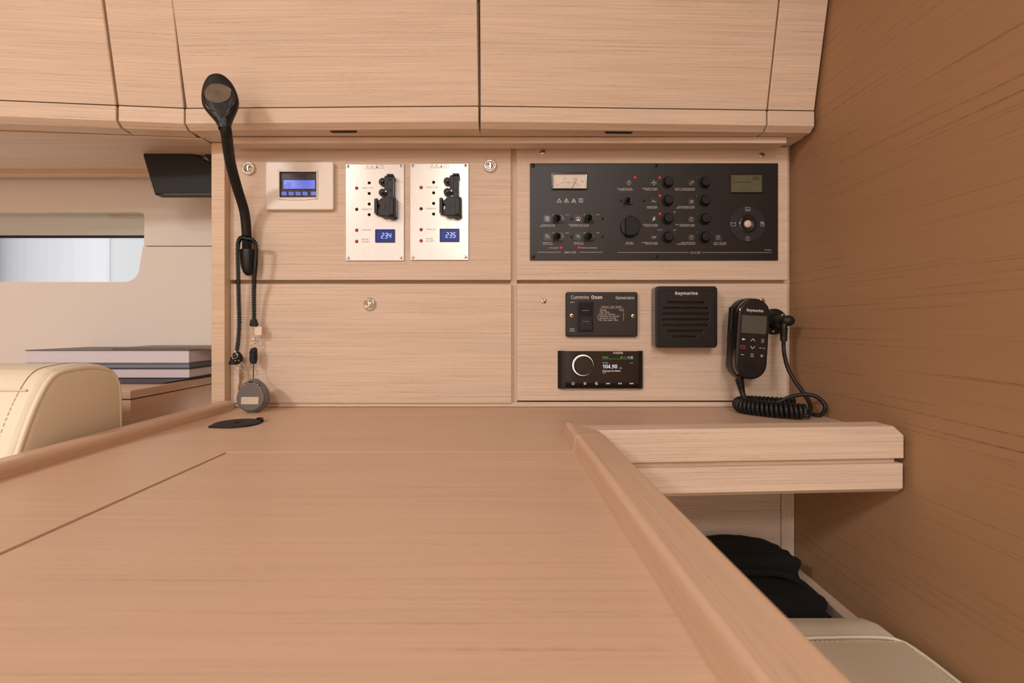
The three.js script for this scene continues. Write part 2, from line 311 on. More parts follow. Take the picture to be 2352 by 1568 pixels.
locker('narrow filler board between the two locker doors at the bend', [-0.5003, 0, 0.0727], 6.0 * D2R, -0.0972, -0.0012, { panel: 'filler_board', back: -0.185, shift: 0.0015, category: 'locker filler' });
locker('overhead locker above the portlight and books', [-0.5003, 0, 0.0727], 6.0 * D2R, -0.85, -0.0985, { back: -0.185, shiftEnd: 0.0015 });
struct('trim_5', [veneer(span(-1.6, -0.506, AY(405, 0.975), 1.1894, -0.14, -0.128), 'x')], M.wood, 'wood fascia above the portlight lining');
struct('trim_7', veneer(plan([[-0.4965, -0.139], [-0.4965, 0.035], [-1.32, 0.118], [-1.32, -0.139]], 1.1896, 1.1918), 'x'), M.wood, 'wood soffit under the lockers above the portlight');
struct('trim_6', span(-1.6, -0.506, 1.1866, 1.1895, -0.128, -0.122, 0.0005), M.edge, 'thin pale edging strip under the lockers');

// ------------------------------------------------------------------ chart table and shelf
{
  const t = thing('chart_table', 'large pale wood chart table with a hinged lid and raised edges', 'table', [0, 0, 0.3]);
  const zl = 0.298, xl = -0.3075, xr0 = 0.0735;
  part('tabletop', veneer(plan([[-0.478, -0.016], [WALL - 0.001, -0.016], [WALL - 0.001, 0.2122], [0.0895, 0.2368], [0.0895, zl], [xl - 0.0026, zl], [xl - 0.0026, 1.1], [-0.478, 1.1]], TOP - 0.02, TOP, 0.0004), 'x', 0.2, 0.4), M.table, t);
  part('lid', veneer(plan([[xl + 0.0008, zl + 0.0012], [0.1, zl + 0.0012], [0.12, 0.82], [xl + 0.0008, 0.82]], TOP - 0.02, TOP, 0.0006), 'x', 0.21, 0.41), M.table, t, 'hinged lid');
  part('apron', veneer(span(-0.476, -0.456, 0.62, TOP - 0.02, 0.02, 1.1), 'z'), M.wood, t); part('apron', veneer(span(0.09, 0.108, 0.62, TOP - 0.02, 0.31, 0.85), 'z'), M.wood, t);
  // left edge rail, rounded on top
  const rail = (w, h, below, r) => { const s = new THREE.Shape(); s.moveTo(0, -below); s.lineTo(w, -below); s.lineTo(w, h - r); s.absarc(w - r, h - r, r, 0, Math.PI / 2, false); s.lineTo(r * 0.6, h); s.absarc(r * 0.6, h - r * 0.6, r * 0.6, Math.PI / 2, Math.PI, false); s.lineTo(0, -below); return s; };
  const left = slab(rail(0.0245, 0.0145, 0.02, 0.007), 0, 1.1, 0.0005, 1, 6).translate(-0.4785, TOP, 0.0195);
  part('edge_rail', veneer(left, 'z'), M.table, t);
  // right edge rail: a short fixed piece, mitred to the shelf, and the long piece on the lid
  const railR = (w, h) => { const s = new THREE.Shape(), r = 0.003; s.moveTo(0.0022, -0.05); s.lineTo(w, -0.05); s.lineTo(w, h - r); s.absarc(w - r, h - r, r, 0, Math.PI / 2, false); s.lineTo(0.0070, h); s.quadraticCurveTo(0.0034, h, 0.0020, h - 0.0045); s.lineTo(0, 0); return s; };
  const long = slab(railR(0.0345, 0.0185), 0, 0.52, 0.0005, 1, 6);
  part('edge_rail', veneer(long, 'z').rotateY(1.7 * D2R).translate(0.0707, TOP, zl + 0.0005), M.table, t);
  const sh = slab(railR(0.0345, 0.0185), 0, 0.0848, 0.0003, 1, 6), p = sh.attributes.position; // cut the far end back along the mitre
  for (let i = 0; i < p.count; i++) if (p.getZ(i) < 0.04) p.setZ(i, p.getZ(i) + Math.max(0, p.getX(i)) * 2.0);
  sh.computeVertexNormals();
  part('edge_rail', veneer(sh, 'z').rotateY(1.2 * D2R).translate(0.0680, TOP, zl - 0.0852), M.table, t);
}
{
  const fz = DIST - 0.578, turn = 3.6 * D2R; // front of the shelf, turned slightly away from the table
  const t = turned('side_shelf', 'stepped wood front of the shelf beside the chart table', 'shelf', [0.0967, 0, fz - 0.0008], [0, turn, 0]);
  const len = 0.379, c = 0.0125;
  const end = (g) => { const p = g.attributes.position; for (let i = 0; i < p.count; i++) if (p.getX(i) > len - 0.004 && p.getY(i) > TOP + 0.0172 - 0.004) p.setX(i, p.getX(i) - c); g.computeVertexNormals(); return g; };
  const upper = new THREE.Shape(); upper.moveTo(0.0, 0.7285); upper.lineTo(len, 0.7285); upper.lineTo(len, TOP + 0.0172 - 0.011); upper.lineTo(len - c, TOP + 0.0172); upper.lineTo(-0.0, TOP + 0.0172);
  const ub = slab(upper, -0.030, 0, 0.0012, 2); { const p = ub.attributes.position; for (let i = 0; i < p.count; i++) if (p.getX(i) < 0.01) p.setX(i, p.getX(i) + (-p.getZ(i)) * -0.51); ub.computeVertexNormals(); }
  part('upper_board', veneer(ub, 'x'), M.wood, t);
  part('groove_board', veneer(span(0.0, len - 0.006, 0.7225, 0.7285, -0.03, -0.0075), 'x'), M.wood, t);
  part('lower_board', veneer(prism([[0, 0.7225], [0, 0.6925], [-0.008, 0.6865], [-0.03, 0.6865], [-0.03, 0.7225]], 0.0, len - 0.001, 0.0008), 'x'), M.wood, t);
}

// ------------------------------------------------------------------ seat under the shelf
{
  const t = thing('bench', 'wood bench box with a dark top under the shelf', 'bench', [0.29, 0, 0.5]);
  part('box', veneer(span(0.115, WALL - 0.0005, 0.0, 0.468, 0.002, 1.3), 'x'), M.wood, t);
  part('mat', span(0.12, 0.4615, 0.468, 0.471, 0.004, 0.195), M.cloth, t, 'black mat');
  part('ledge', veneer(span(0.4625, WALL - 0.0005, 0.468, 0.4855, 0.002, 0.196, 0.001), 'z'), M.wood, t);
}
{ // seat cushion
  const t = thing('seat_cushion', 'cream leather seat cushion on the bench beside the bulkhead', 'cushion', [0.28, 0.4715, 0.6]);
  const soft = (pts, y0, y1, b) => smooth(slab(poly(pts.map(([x, z]) => [x, -z])), y0, y1, b, 5).rotateX(-Math.PI / 2));
  part('pad', soft([[0.115, 0.250], [0.4695, 0.250], [0.4695, 1.2], [0.115, 1.2]], 0.4712, 0.5165, 0.007), M.leather, t);
  part('back_border', soft([[0.115, 0.198], [0.455, 0.198], [0.4685, 0.214], [0.4695, 0.2496], [0.115, 0.2496]], 0.4712, 0.514, 0.009), M.leather, t);
  part('piping', tube([[0.115, 0.5155, 0.2498], [0.30, 0.5155, 0.2498], [0.458, 0.5155, 0.2498], [0.466, 0.515, 0.258], [0.4662, 0.515, 0.5], [0.4662, 0.515, 1.19]], 0.0021, 120, 8), M.leather, t);
  const st = []; for (let k = 0; k < 60; k++) st.push(box(0.0038, 0.0008, 0.0009, 0.118 + k * 0.0057, 0.5168, 0.2555)); for (let k = 0; k < 90; k++) st.push(box(0.0009, 0.0008, 0.0038, 0.4605, 0.5168, 0.262 + k * 0.0057));
  part('stitching', st, M.thread, t);
}
{ // soft black bag
  const t = thing('bag', 'soft black fabric bag stuffed under the shelf behind the cushion', 'bag', [0.3, 0.471, 0.1]);
  const lump = (cx, cy, cz, a, b, c, e, k) => {
    const g = mergeVertices(new THREE.SphereGeometry(1, 72, 48).deleteAttribute('uv').deleteAttribute('normal')), p = g.attributes.position;
    for (let i = 0; i < p.count; i++) {
      let x = p.getX(i), y = p.getY(i), z = p.getZ(i); const q = Math.pow(Math.abs(x) ** e + Math.abs(y) ** e + Math.abs(z) ** e, -1 / e); x *= q; y *= q; z *= q;
      const f = 1 + 0.06 * noise.noise(x * 1.6 + k, y * 1.6, z * 1.6) + 0.045 * noise.noise(x * 4.2, y * 3 + k, z * 4.2);
      p.setXYZ(i, cx + x * a * f, Math.max(0.4714, cy + y * b * f), cz + z * c * f);
    }
    g.computeVertexNormals(); return g;
  };
  part('body', lump(0.285, 0.498, 0.062, 0.148, 0.046, 0.046, 9, 1.3), M.cloth, t);
  part('pocket', lump(0.33, 0.490, 0.132, 0.112, 0.030, 0.05, 3.2, 4.1), M.cloth, t);
  part('strap', tube([[0.2, 0.525, 0.12], [0.27, 0.528, 0.125], [0.34, 0.530, 0.118], [0.41, 0.523, 0.12], [0.44, 0.50, 0.15]], 0.005, 60, 8).scale(1, 1, 1), M.cloth, t);
}
{ // settee backrest
  const t = thing('settee_backrest', 'cream leather settee backrest with piped edges beside the table', 'settee', [-0.8, 0.38, 0.29]);
  const prof = [[0.209, 0.38], [0.207, 0.785], [0.2095, 0.815], [0.222, 0.8345], [0.245, 0.8428], [0.280, 0.8438], [0.306, 0.8385], [0.3235, 0.818], [0.354, 0.744], [0.44, 0.38]];
  const sm = new THREE.CatmullRomCurve3(prof.map(([z, y]) => V(z, y, 0)), false, 'centripetal').getPoints(60).map((q) => [q.x, q.y]);
  const body = smooth(slab(poly(sm.map(([z, y]) => [-z, y])), -1.5, -0.4905, 0.012, 6).rotateY(Math.PI / 2), 0.5);
  part('body', body, M.leather, t);
  const edge = []; for (let i = 3; i < sm.length - 1; i += 2) { const [az, ay] = sm[i - 1], [bz, by] = sm[i + 1], n = Math.hypot(bz - az, by - ay); if (sm[i][1] > 0.5) edge.push([-0.4935, sm[i][1] - (bz - az) / n * 0.0055, sm[i][0] + (by - ay) / n * 0.0055]); }
  part('piping', tube(edge, 0.0030, 140, 8), M.leather, t);
  const st = []; for (let k = 6; k < sm.length - 4; k++) for (const q of [0, 0.5]) { const a = sm[k], b = sm[k + 1], z = a[0] + (b[0] - a[0]) * q, y = a[1] + (b[1] - a[1]) * q, ang = Math.atan2(b[1] - a[1], b[0] - a[0]); if (y < 0.5) continue; st.push(box(0.0008, 0.0006, 0.0036).rotateX(-ang).translate(-0.512, y + (z < 0.31 ? 0.0003 : 0.0001), z + (z > 0.30 ? 0.0003 : 0))); }
  part('stitching', st, M.thread, t);
  part('seam', [tube([[-1.49, 0.8205, 0.3232], [-1.0, 0.8205, 0.3232], [-0.5035, 0.8205, 0.3232]], 0.0010, 20, 6), tube([[-1.49, 0.8105, 0.3268], [-1.0, 0.8105, 0.3268], [-0.5035, 0.8105, 0.3268]], 0.0008, 20, 6)], M.leather, t);
}
{ // low cabinet behind the settee
  const t = thing('side_cabinet', 'low wood cabinet under the stack of books', 'cabinet', [-0.9, 0, 0]);
  part('top_board', veneer(span(-1.6, -0.550, 0.7814, 0.794, -0.153, 0.119, 0.0012), 'z'), M.table, t);
  part('body', veneer(span(-1.6, -0.5515, 0, 0.7800, -0.153, 0.1165, 0.001), 'z'), M.table, t);
  part('hinge', box(0.006, 0.012, 0.010, -0.5565, 0.727, 0.122, 0.001), M.blackMatte, t);
}
// ------------------------------------------------------------------ books
const pageMap = dataTex(64, 256, (d) => { for (let y = 0; y < 256; y++) for (let x = 0; x < 64; x++) { const k = 232 + 18 * (hash(y, 5) - 0.5) - (hash(y, 9) > 0.93 ? 26 : 0), i = (y * 64 + x) * 4; d[i] = k; d[i + 1] = k - 3; d[i + 2] = k + 4; d[i + 3] = 255; } });
const paper = (c) => std({ map: pageMap, color: c, roughness: 0.85 });
function book(label, x0, x1, y0, y1, z0, z1, tilt, cover, page, ct = 0.001) {
  const cx = (x0 + x1) / 2, cz = (z0 + z1) / 2, w = x1 - x0, d = z1 - z0, h = y1 - y0;
  const t = turned('book', label, 'book', [cx, y0, cz], [0, tilt, 0], 'books stacked on the low cabinet');
  const pages = box(w - 0.003, h - 2 * ct, d - 0.003, 0, h / 2, 0, 0.0008); part('pages', pages, paper(page), t);
  part('cover', [box(w, ct, d, 0, ct / 2, 0), box(w, ct, d, 0, h - ct / 2, 0), box(w, h, ct, 0, h / 2, -d / 2)], cover, t);
}
book('thin dark magazine lying at the bottom of the book stack', -0.79, -0.5535, 0.7942, 0.7968, -0.145, 0.035, -0.03, std({ color: 0x3b3a40, roughness: 0.5 }), 0xc9c6cc, 0.0007);
book('thick book with pinkish page edges and dark cover, low in the stack', -0.835, -0.5515, 0.7970, 0.8148, -0.150, -0.018, 0, std({ color: 0x2c2d31, roughness: 0.5 }), 0xf4e8e6, 0.0013);
book('thin blue grey booklet between the two thick books', -0.836, -0.5525, 0.8150, 0.8224, -0.150, -0.019, 0, std({ color: 0x737a86, roughness: 0.5 }), 0xa9adb6, 0.0018);
book('thickest white book with grey cover, high in the stack', -0.838, -0.5535, 0.8226, 0.8462, -0.150, -0.020, 0, std({ color: 0x6e6a68, roughness: 0.5 }), 0xfaf5f3, 0.0012);
book('open-edged brown magazine lying on top of the book stack', -0.70, -0.5150, 0.8464, 0.8496, -0.150, -0.035, 0.06, std({ color: 0x7c6a54, roughness: 0.45 }), 0xd8cfc4, 0.0009);

{ // black housing seen past the post
  const d = 0.876, P = (u, v) => [AX(u, d), AY(v, d)];
  const t = thing('wall_speaker', 'black wedge shaped loudspeaker housing beside the post above the portlight', 'speaker', [...P(420, 450), -0.08]);
  const s = new THREE.Shape(); const a = [[353, 446], [326, 356], [328, 347], [336, 341], [352, 340], [378, 342], [420, 347], [455, 357], [482, 372], [496, 384], [496, 446]].map(([u, v]) => P(u, v)); s.setFromPoints(a.map(([x, y]) => new THREE.Vector2(x, y)));
  part('case', slab(s, -0.056, -0.032, 0.003, 3), M.blackMatte, t);
  part('front_lip', slab(poly([P(372, 447), P(380, 444), P(496, 444), P(496, 447)]), -0.0325, -0.029, 0.0004), std({ color: 0x35312e, roughness: 0.4 }), t);
  part('bracket', [slab(poly([P(462, 345), P(484, 345), P(488, 376), P(478, 372)]), -0.05, -0.035, 0.001), span(AX(484, d) - 0.02, AX(485, 0.83) - 0.0005, AY(440, d), AY(400, d), -0.055, -0.035)], M.black, t);
  part('indicator', box(0.003, 0.004, 0.001, ...P(344, 426), -0.0315), std({ color: 0x9a938c, roughness: 0.4 }), t);
}
{ // cable grommet on the table
  const cx = -0.382, cz = 0.142, r = 0.031;
  const t = thing('cable_grommet', 'flat black round cable cover lying on the table below the keys', 'cable cover', [cx, TOP, cz]);
  const s = new THREE.Shape(); for (let k = 0; k <= 72; k++) { const a = k / 72 * Math.PI * 2, q = r * (1 + 0.18 * Math.exp(-(((a - 3.95) % 6.2832) ** 2) * 18)); const x = Math.cos(a) * q, y = Math.sin(a) * q; k ? s.lineTo(x, y) : s.moveTo(x, y); }
  s.holes.push(new THREE.Path(rrect(-0.0035, 0.0035, -0.006, 0.006, 0.0035).getPoints(6)));
  part('cap', slab(s, 0, 0.0022, 0.0006, 2).rotateX(-Math.PI / 2).translate(cx, TOP, cz), M.blackMatte, t);
  part('lip', tube([[cx + 0.014, TOP + 0.0026, cz - 0.0275], [cx + 0.024, TOP + 0.004, cz - 0.021], [cx + 0.030, TOP + 0.0026, cz - 0.010]], 0.0016, 24, 8), M.black, t);
}

// ------------------------------------------------------------------ climate control
{
  const t = thing('climate_control', 'cream framed climate control with lit blue display reading 28', 'control panel', [PX(693), PY(484), 0]);
  const fr = rrect(PX(616), PX(770), PY(484), PY(375.5), 0.003); fr.holes.push(new THREE.Path(rrect(PX(646), PX(734), PY(460), PY(395), 0.0003).getPoints(6)));
  part('frame', slab(fr, 0, 0.0095, 0.0015, 3), M.white, t, 'glossy cream frame');
  const arch = new THREE.Shape(); arch.moveTo(PX(644.5), PY(461)); arch.quadraticCurveTo(PX(690), PY(466), PX(735.5), PY(460)); arch.lineTo(PX(735.5), PY(394)); arch.quadraticCurveTo(PX(690), PY(389.5), PX(644.5), PY(395.5)); arch.lineTo(PX(644.5), PY(461));
  arch.holes.push(new THREE.Path(rrect(PX(648.3), PX(732), PY(456.4), PY(398.8), 0.0003).getPoints(4)));
  part('bezel', slab(arch, 0.008, 0.0112, 0.0009, 2), M.white, t, 'raised cream bezel with bowed edges');
  const face = part('face', faceUV(slab(rrect(PX(647), PX(733.5), PY(457.5), PY(398), 0.0004), 0.002, 0.0062), PX(647), PX(733.5), PY(457.5), PY(398)), std({ roughness: 0.45, map: canvasTex(692, 476, (g) => {
    g.scale(8, 8); g.translate(-647, -398); g.fillStyle = '#4b4346'; g.fillRect(640, 390, 110, 80); g.fillStyle = '#3d3539'; g.beginPath(); g.moveTo(673.5, 402.5); g.lineTo(707.5, 402.5); g.lineTo(705, 411); g.lineTo(673.5, 411); g.fill();
    word(g, 'FRIGOMAR', 690, 407, 6.4, { color: '#2a2327', stretch: 1.1 });
    g.fillStyle = '#3a3236'; for (const x of [648.5, 729]) for (const y of [422, 425.5, 429]) g.fillRect(x, y, 3.4, 1.2);
  }) }), t, 'dark grey face');
  const lcd = canvasTex(584, 168, (g) => { g.scale(8, 8); g.fillStyle = '#7f8cff'; g.fillRect(0, 0, 73, 21); sevenSeg(g, '28', 4.6, 5.8, 5.4, 10.6, 2.2, 1.5, '#1428f0', -0.16); });
  const lm = std({ color: 0x000000, emissive: 0xffffff, emissiveMap: lcd, emissiveIntensity: 0.85, roughness: 0.2 }); lm.name = 'lcd_screen';
  part('display', faceUV(slab(rrect(PX(655), PX(727.8), PY(436.6), PY(415.8), L(1)), 0.0061, 0.0068), PX(655), PX(727.8), PY(436.6), PY(415.8)), lm, face, 'lit blue display');
  part('display_rim', (() => { const s = rrect(PX(654), PX(728.8), PY(437.6), PY(414.6), L(1.4)); s.holes.push(new THREE.Path(rrect(PX(655.2), PX(727.6), PY(436.4), PY(416), L(1)).getPoints(4))); return slab(s, 0.0061, 0.0074, 0.0002); })(), std({ color: 0x17163a, roughness: 0.4 }), face);
  ['\u25cb', '\u2302', '\u25bd', '\u25b3', ''].forEach((ch, i) => {
    const u = [656.7, 672.8, 688.5, 704.4, 723.6][i], v = 446.8, w = 5.8, h = 4.1;
    const bt = canvasTex(116, 82, (g) => { g.fillStyle = '#8f9bff'; g.fillRect(0, 0, 116, 82); g.strokeStyle = '#6a74cc'; g.lineWidth = 5; g.beginPath(); if (i === 0 || i === 1) g.arc(58, 41, i ? 14 : 20, 0, 7); else if (i === 2) { g.moveTo(40, 28); g.lineTo(76, 28); g.lineTo(58, 58); g.closePath(); } else if (i === 3) { g.moveTo(40, 58); g.lineTo(76, 58); g.lineTo(58, 26); g.closePath(); } g.stroke(); });
    const bm = std({ color: 0x22233a, emissive: 0xffffff, emissiveMap: bt, emissiveIntensity: 0.7, roughness: 0.4 }); bm.name = 'key_light';
    const s = new THREE.Shape(); s.moveTo(PX(u - w), PY(v - h)); s.lineTo(PX(u + w - 3), PY(v - h)); s.quadraticCurveTo(PX(u + w), PY(v - h), PX(u + w), PY(v - h + 3)); s.lineTo(PX(u + w), PY(v + h)); s.lineTo(PX(u - w + 3), PY(v + h)); s.quadraticCurveTo(PX(u - w), PY(v + h), PX(u - w), PY(v + h - 3)); s.lineTo(PX(u - w), PY(v - h));
    part('button', faceUV(slab(s, 0.0061, 0.0076, 0.0004), PX(u - w), PX(u + w), PY(v + h), PY(v - h)), bm, face, 'lit lilac key');
  });
}

// ------------------------------------------------------------------ two steel shore power plates
function triangleSign(g, x, y, w, h, mark, color, lw) {
  g.strokeStyle = color; g.fillStyle = color; g.lineWidth = lw; g.lineJoin = 'round'; g.beginPath(); g.moveTo(x, y - h / 2); g.lineTo(x + w / 2, y + h / 2); g.lineTo(x - w / 2, y + h / 2); g.closePath(); g.stroke();
  if (mark === 'flame') { g.beginPath(); g.moveTo(x, y - h * 0.18); g.quadraticCurveTo(x + w * 0.2, y + h * 0.1, x + w * 0.1, y + h * 0.36); g.lineTo(x - w * 0.1, y + h * 0.36); g.quadraticCurveTo(x - w * 0.2, y + h * 0.1, x, y - h * 0.18); g.fill(); }
  else if (mark === 'bolt') { g.beginPath(); g.moveTo(x + w * 0.04, y - h * 0.2); g.lineTo(x - w * 0.07, y + h * 0.12); g.lineTo(x + w * 0.04, y + h * 0.1); g.lineTo(x - w * 0.03, y + h * 0.38); g.lineWidth = lw * 1.2; g.stroke(); }
  else { g.fillRect(x - w * 0.04, y - h * 0.2, w * 0.08, h * 0.36); g.fillRect(x - w * 0.04, y + h * 0.24, w * 0.08, h * 0.12); }
}
function shorePlate(u0, v0, reading, label) { // u0, v0: top left corner
  const t = thing('shore_power_plate', label, 'control panel', [PX(u0 + 67), PY(v0 + 221), 0], 'steel shore power plates');
  const du = u0 - 795, dv = v0 - 378, X = (u) => PX(u + du), Y = (v) => PY(v + dv), f = 0.0026;
  const plate = rrect(X(795), X(929), Y(599), Y(378), L(1.2));
  for (const v of [420.9, 445, 469.2, 493.5]) { const h = new THREE.Path(); h.absarc(X(849), Y(v), L(3.1), 0, Math.PI * 2); plate.holes.push(h); }
  const print = canvasTex(1072, 1768, (g) => {
    g.fillStyle = '#d3cdc5'; g.fillRect(0, 0, 1072, 1768); g.scale(8, 8); g.translate(-795, -378); const ink = '#3b332d';
    triangleSign(g, 845.2, 384.2, 10, 8.4, 'mark', ink, 0.45); triangleSign(g, 855.6, 384.2, 10, 8.4, 'bolt', ink, 0.45); triangleSign(g, 866.5, 384.2, 10, 8.4, 'flame', ink, 0.45);
    g.strokeStyle = ink; g.lineWidth = 0.45; g.beginPath(); g.rect(873, 380.6, 4.8, 7); g.rect(877.8, 380.6, 4.8, 7); g.stroke();
    for (const [s, v] of [['SHORE / QUAI', 432.4], ['GENERATOR', 481.2], ['POWER ON', 528.6], ['REVERSE', 550.2], ['POLARITY', 555.8]]) word(g, s, 831.5, v, 4.3, { align: 'left', color: ink });
  });
  const sm = M.steel.clone(); sm.color.set(0xffffff); sm.map = print;
  part('plate', faceUV(slab(plate, 0, f, 0.0004, 1, 12), X(795), X(929), Y(599), Y(378)), sm, t, 'brushed steel plate');
  part('hole_backing', span(X(844), X(854), Y(498), Y(416), 0.0001, 0.0004), M.slot, t);
  for (const [u, v] of [[801.2, 383.8], [922, 383], [801.8, 593], [922.6, 592.4]]) crossScrew(t, X(u), Y(v), L(3.7), f, M.chrome);
  for (const [v, on] of [[432.9, 1], [481.5, 0], [529.3, 1], [554.9, 1]]) { const led = part('lamp', ball(L(3), X(820.4), Y(v), f, 1, 1, 0.6, 16, 10), on ? M.ledPale : M.ledOff, t, on ? 'lit red lamp' : 'dark red lamp'); part('lamp_collar', torusZ(L(3.2), L(0.7), X(820.4), Y(v), f, 20, 6), M.black, led); }
  // digital meter
  const dg = canvasTex(704, 472, (g) => { g.scale(16, 16); g.fillStyle = '#0d1e6e'; g.fillRect(0, 0, 44, 29.5); g.fillStyle = '#122a86'; g.fillRect(3, 4, 36, 19); sevenSeg(g, reading, 14.6, 8.4, 5.0, 11.4, 3.1, 2.6, '#3f7dff'); sevenSeg(g, reading, 14.6, 8.4, 5.0, 11.4, 3.1, 1.5, '#e4f2ff'); });
  const dm = std({ color: 0x0b1230, emissive: 0xffffff, emissiveMap: dg, emissiveIntensity: 0.95, roughness: 0.12 }); dm.name = 'meter_screen';
  const rim = rrect(X(863.2), X(908.2), Y(557.6), Y(527.6), L(1)); rim.holes.push(new THREE.Path(rrect(X(865), X(906.6), Y(556), Y(529.2), L(0.4)).getPoints(4)));
  const meter = part('meter', slab(rim, f, f + 0.0022, 0.0004), std({ color: 0x1d3a78, roughness: 0.3 }), t, 'blue digital voltmeter');
  part('screen', faceUV(slab(rrect(X(864), X(907.6), Y(557), Y(528.2), L(0.4)), f, f + 0.0011), X(864), X(907.6), Y(557), Y(528.2)), dm, meter, 'lit digits ' + reading);
  // interlocked breaker: two round bodies, tie bar, sliding cover with a wing
  for (const v of [420.6, 445]) {
    const b = part('breaker', [cylZ(L(8.6), L(8.6), 0.006, X(881.6), Y(v), f, 30), torusZ(L(8.2), L(0.6), X(881.6), Y(v), f + 0.006, 30, 6)], M.black, t);
    part('toggle', [box(L(6), L(7.6), 0.006, X(882.4), Y(v), f + 0.009, 0.0006), cylZ(L(1.1), L(1.1), 0.0004, X(880), Y(v + 5), f + 0.0121, 10)], M.blackGloss, b);
    part('mark', faceUV(box(L(4), L(4), 0.0003, X(883), Y(v + 0.3), f + 0.0122), X(881), X(885), Y(v + 2.3), Y(v - 1.7)), std({ roughness: 0.5, map: canvasTex(96, 96, (g) => { g.fillStyle = '#0d0c0c'; g.fillRect(0, 0, 96, 96); g.save(); g.translate(48, 48); g.rotate(-Math.PI / 2); word(g, '16', 0, 22, 44, { bold: true }); g.restore(); g.fillStyle = '#e8e2dc'; g.fillRect(6, 44, 26, 8); }) }), b);
  }
  const bar = part('tie_bar', [span(X(896.2), X(908), Y(461), Y(410), f + 0.006, f + 0.0165, 0.001), span(X(895), X(910), Y(412.6), Y(407.6), f + 0.004, f + 0.019, 0.0012), span(X(887.5), X(897), Y(448.6), Y(411), f + 0.004, f + 0.013, 0.001), span(X(889), X(895.5), Y(413), Y(408.6), f + 0.004, f + 0.011, 0.0005)], M.black, t);
  for (const v of [419, 443.3]) part('bolt', [torusZ(L(2.6), L(0.7), X(902.4), Y(v), f + 0.0165, 20, 6), cylZ(L(2), L(2), 0.0006, X(902.4), Y(v), f + 0.0163, 12)], M.blackGloss, bar);
  part('pin', cylZ(L(2.1), L(1.6), 0.004, X(892.3), Y(446), f + 0.012, 12), M.screw, bar);
  const cov = new THREE.Shape(); [[876.5, 466], [882, 461], [889, 458.8], [909, 458.8], [914.5, 461], [914.5, 500.5], [911, 501.8], [888, 502], [880.5, 501.5], [875.5, 496.5], [874.5, 489], [878.3, 485.6], [878.3, 478], [874.5, 474.6]].forEach(([u, v], i) => (i ? cov.lineTo(X(u), Y(v)) : cov.moveTo(X(u), Y(v))));
  const cover = part('sliding_cover', slab(cov, f + 0.002, f + 0.0165, 0.0014, 3), M.black, t);
  part('rib', [span(X(901.5), X(910.3), Y(499), Y(463), f + 0.0163, f + 0.0192, 0.0008), span(X(897), X(909), Y(505), Y(501), f + 0.003, f + 0.014, 0.0008)], M.black, cover);
  part('boss', new THREE.TorusGeometry(L(7.6), L(0.5), 6, 30, 2.2).rotateZ(-1.1).translate(X(884.5), Y(480), f + 0.0165), M.black, cover);
  const wing = part('wing', span(X(864), X(872.3), Y(495.5), Y(459.5), f + 0.0015, f + 0.0115, 0.0018), M.black, t);
  part('hinge', [span(X(871.5), X(877), Y(472.5), Y(465), f + 0.003, f + 0.009), span(X(871.5), X(877), Y(497), Y(489.5), f + 0.003, f + 0.009)], M.black, wing);
  part('rivet', [ball(L(1.5), X(868), Y(460.5), f + 0.0118, 1, 1, 0.5), ball(L(1.5), X(868), Y(494.5), f + 0.0118, 1, 1, 0.5)], M.chrome, wing);
}
shorePlate(795, 378, '234', 'brushed steel shore power plate between the climate control and its twin plate');
shorePlate(942.5, 376.6, '235', 'brushed steel shore power plate beside a round chrome latch');

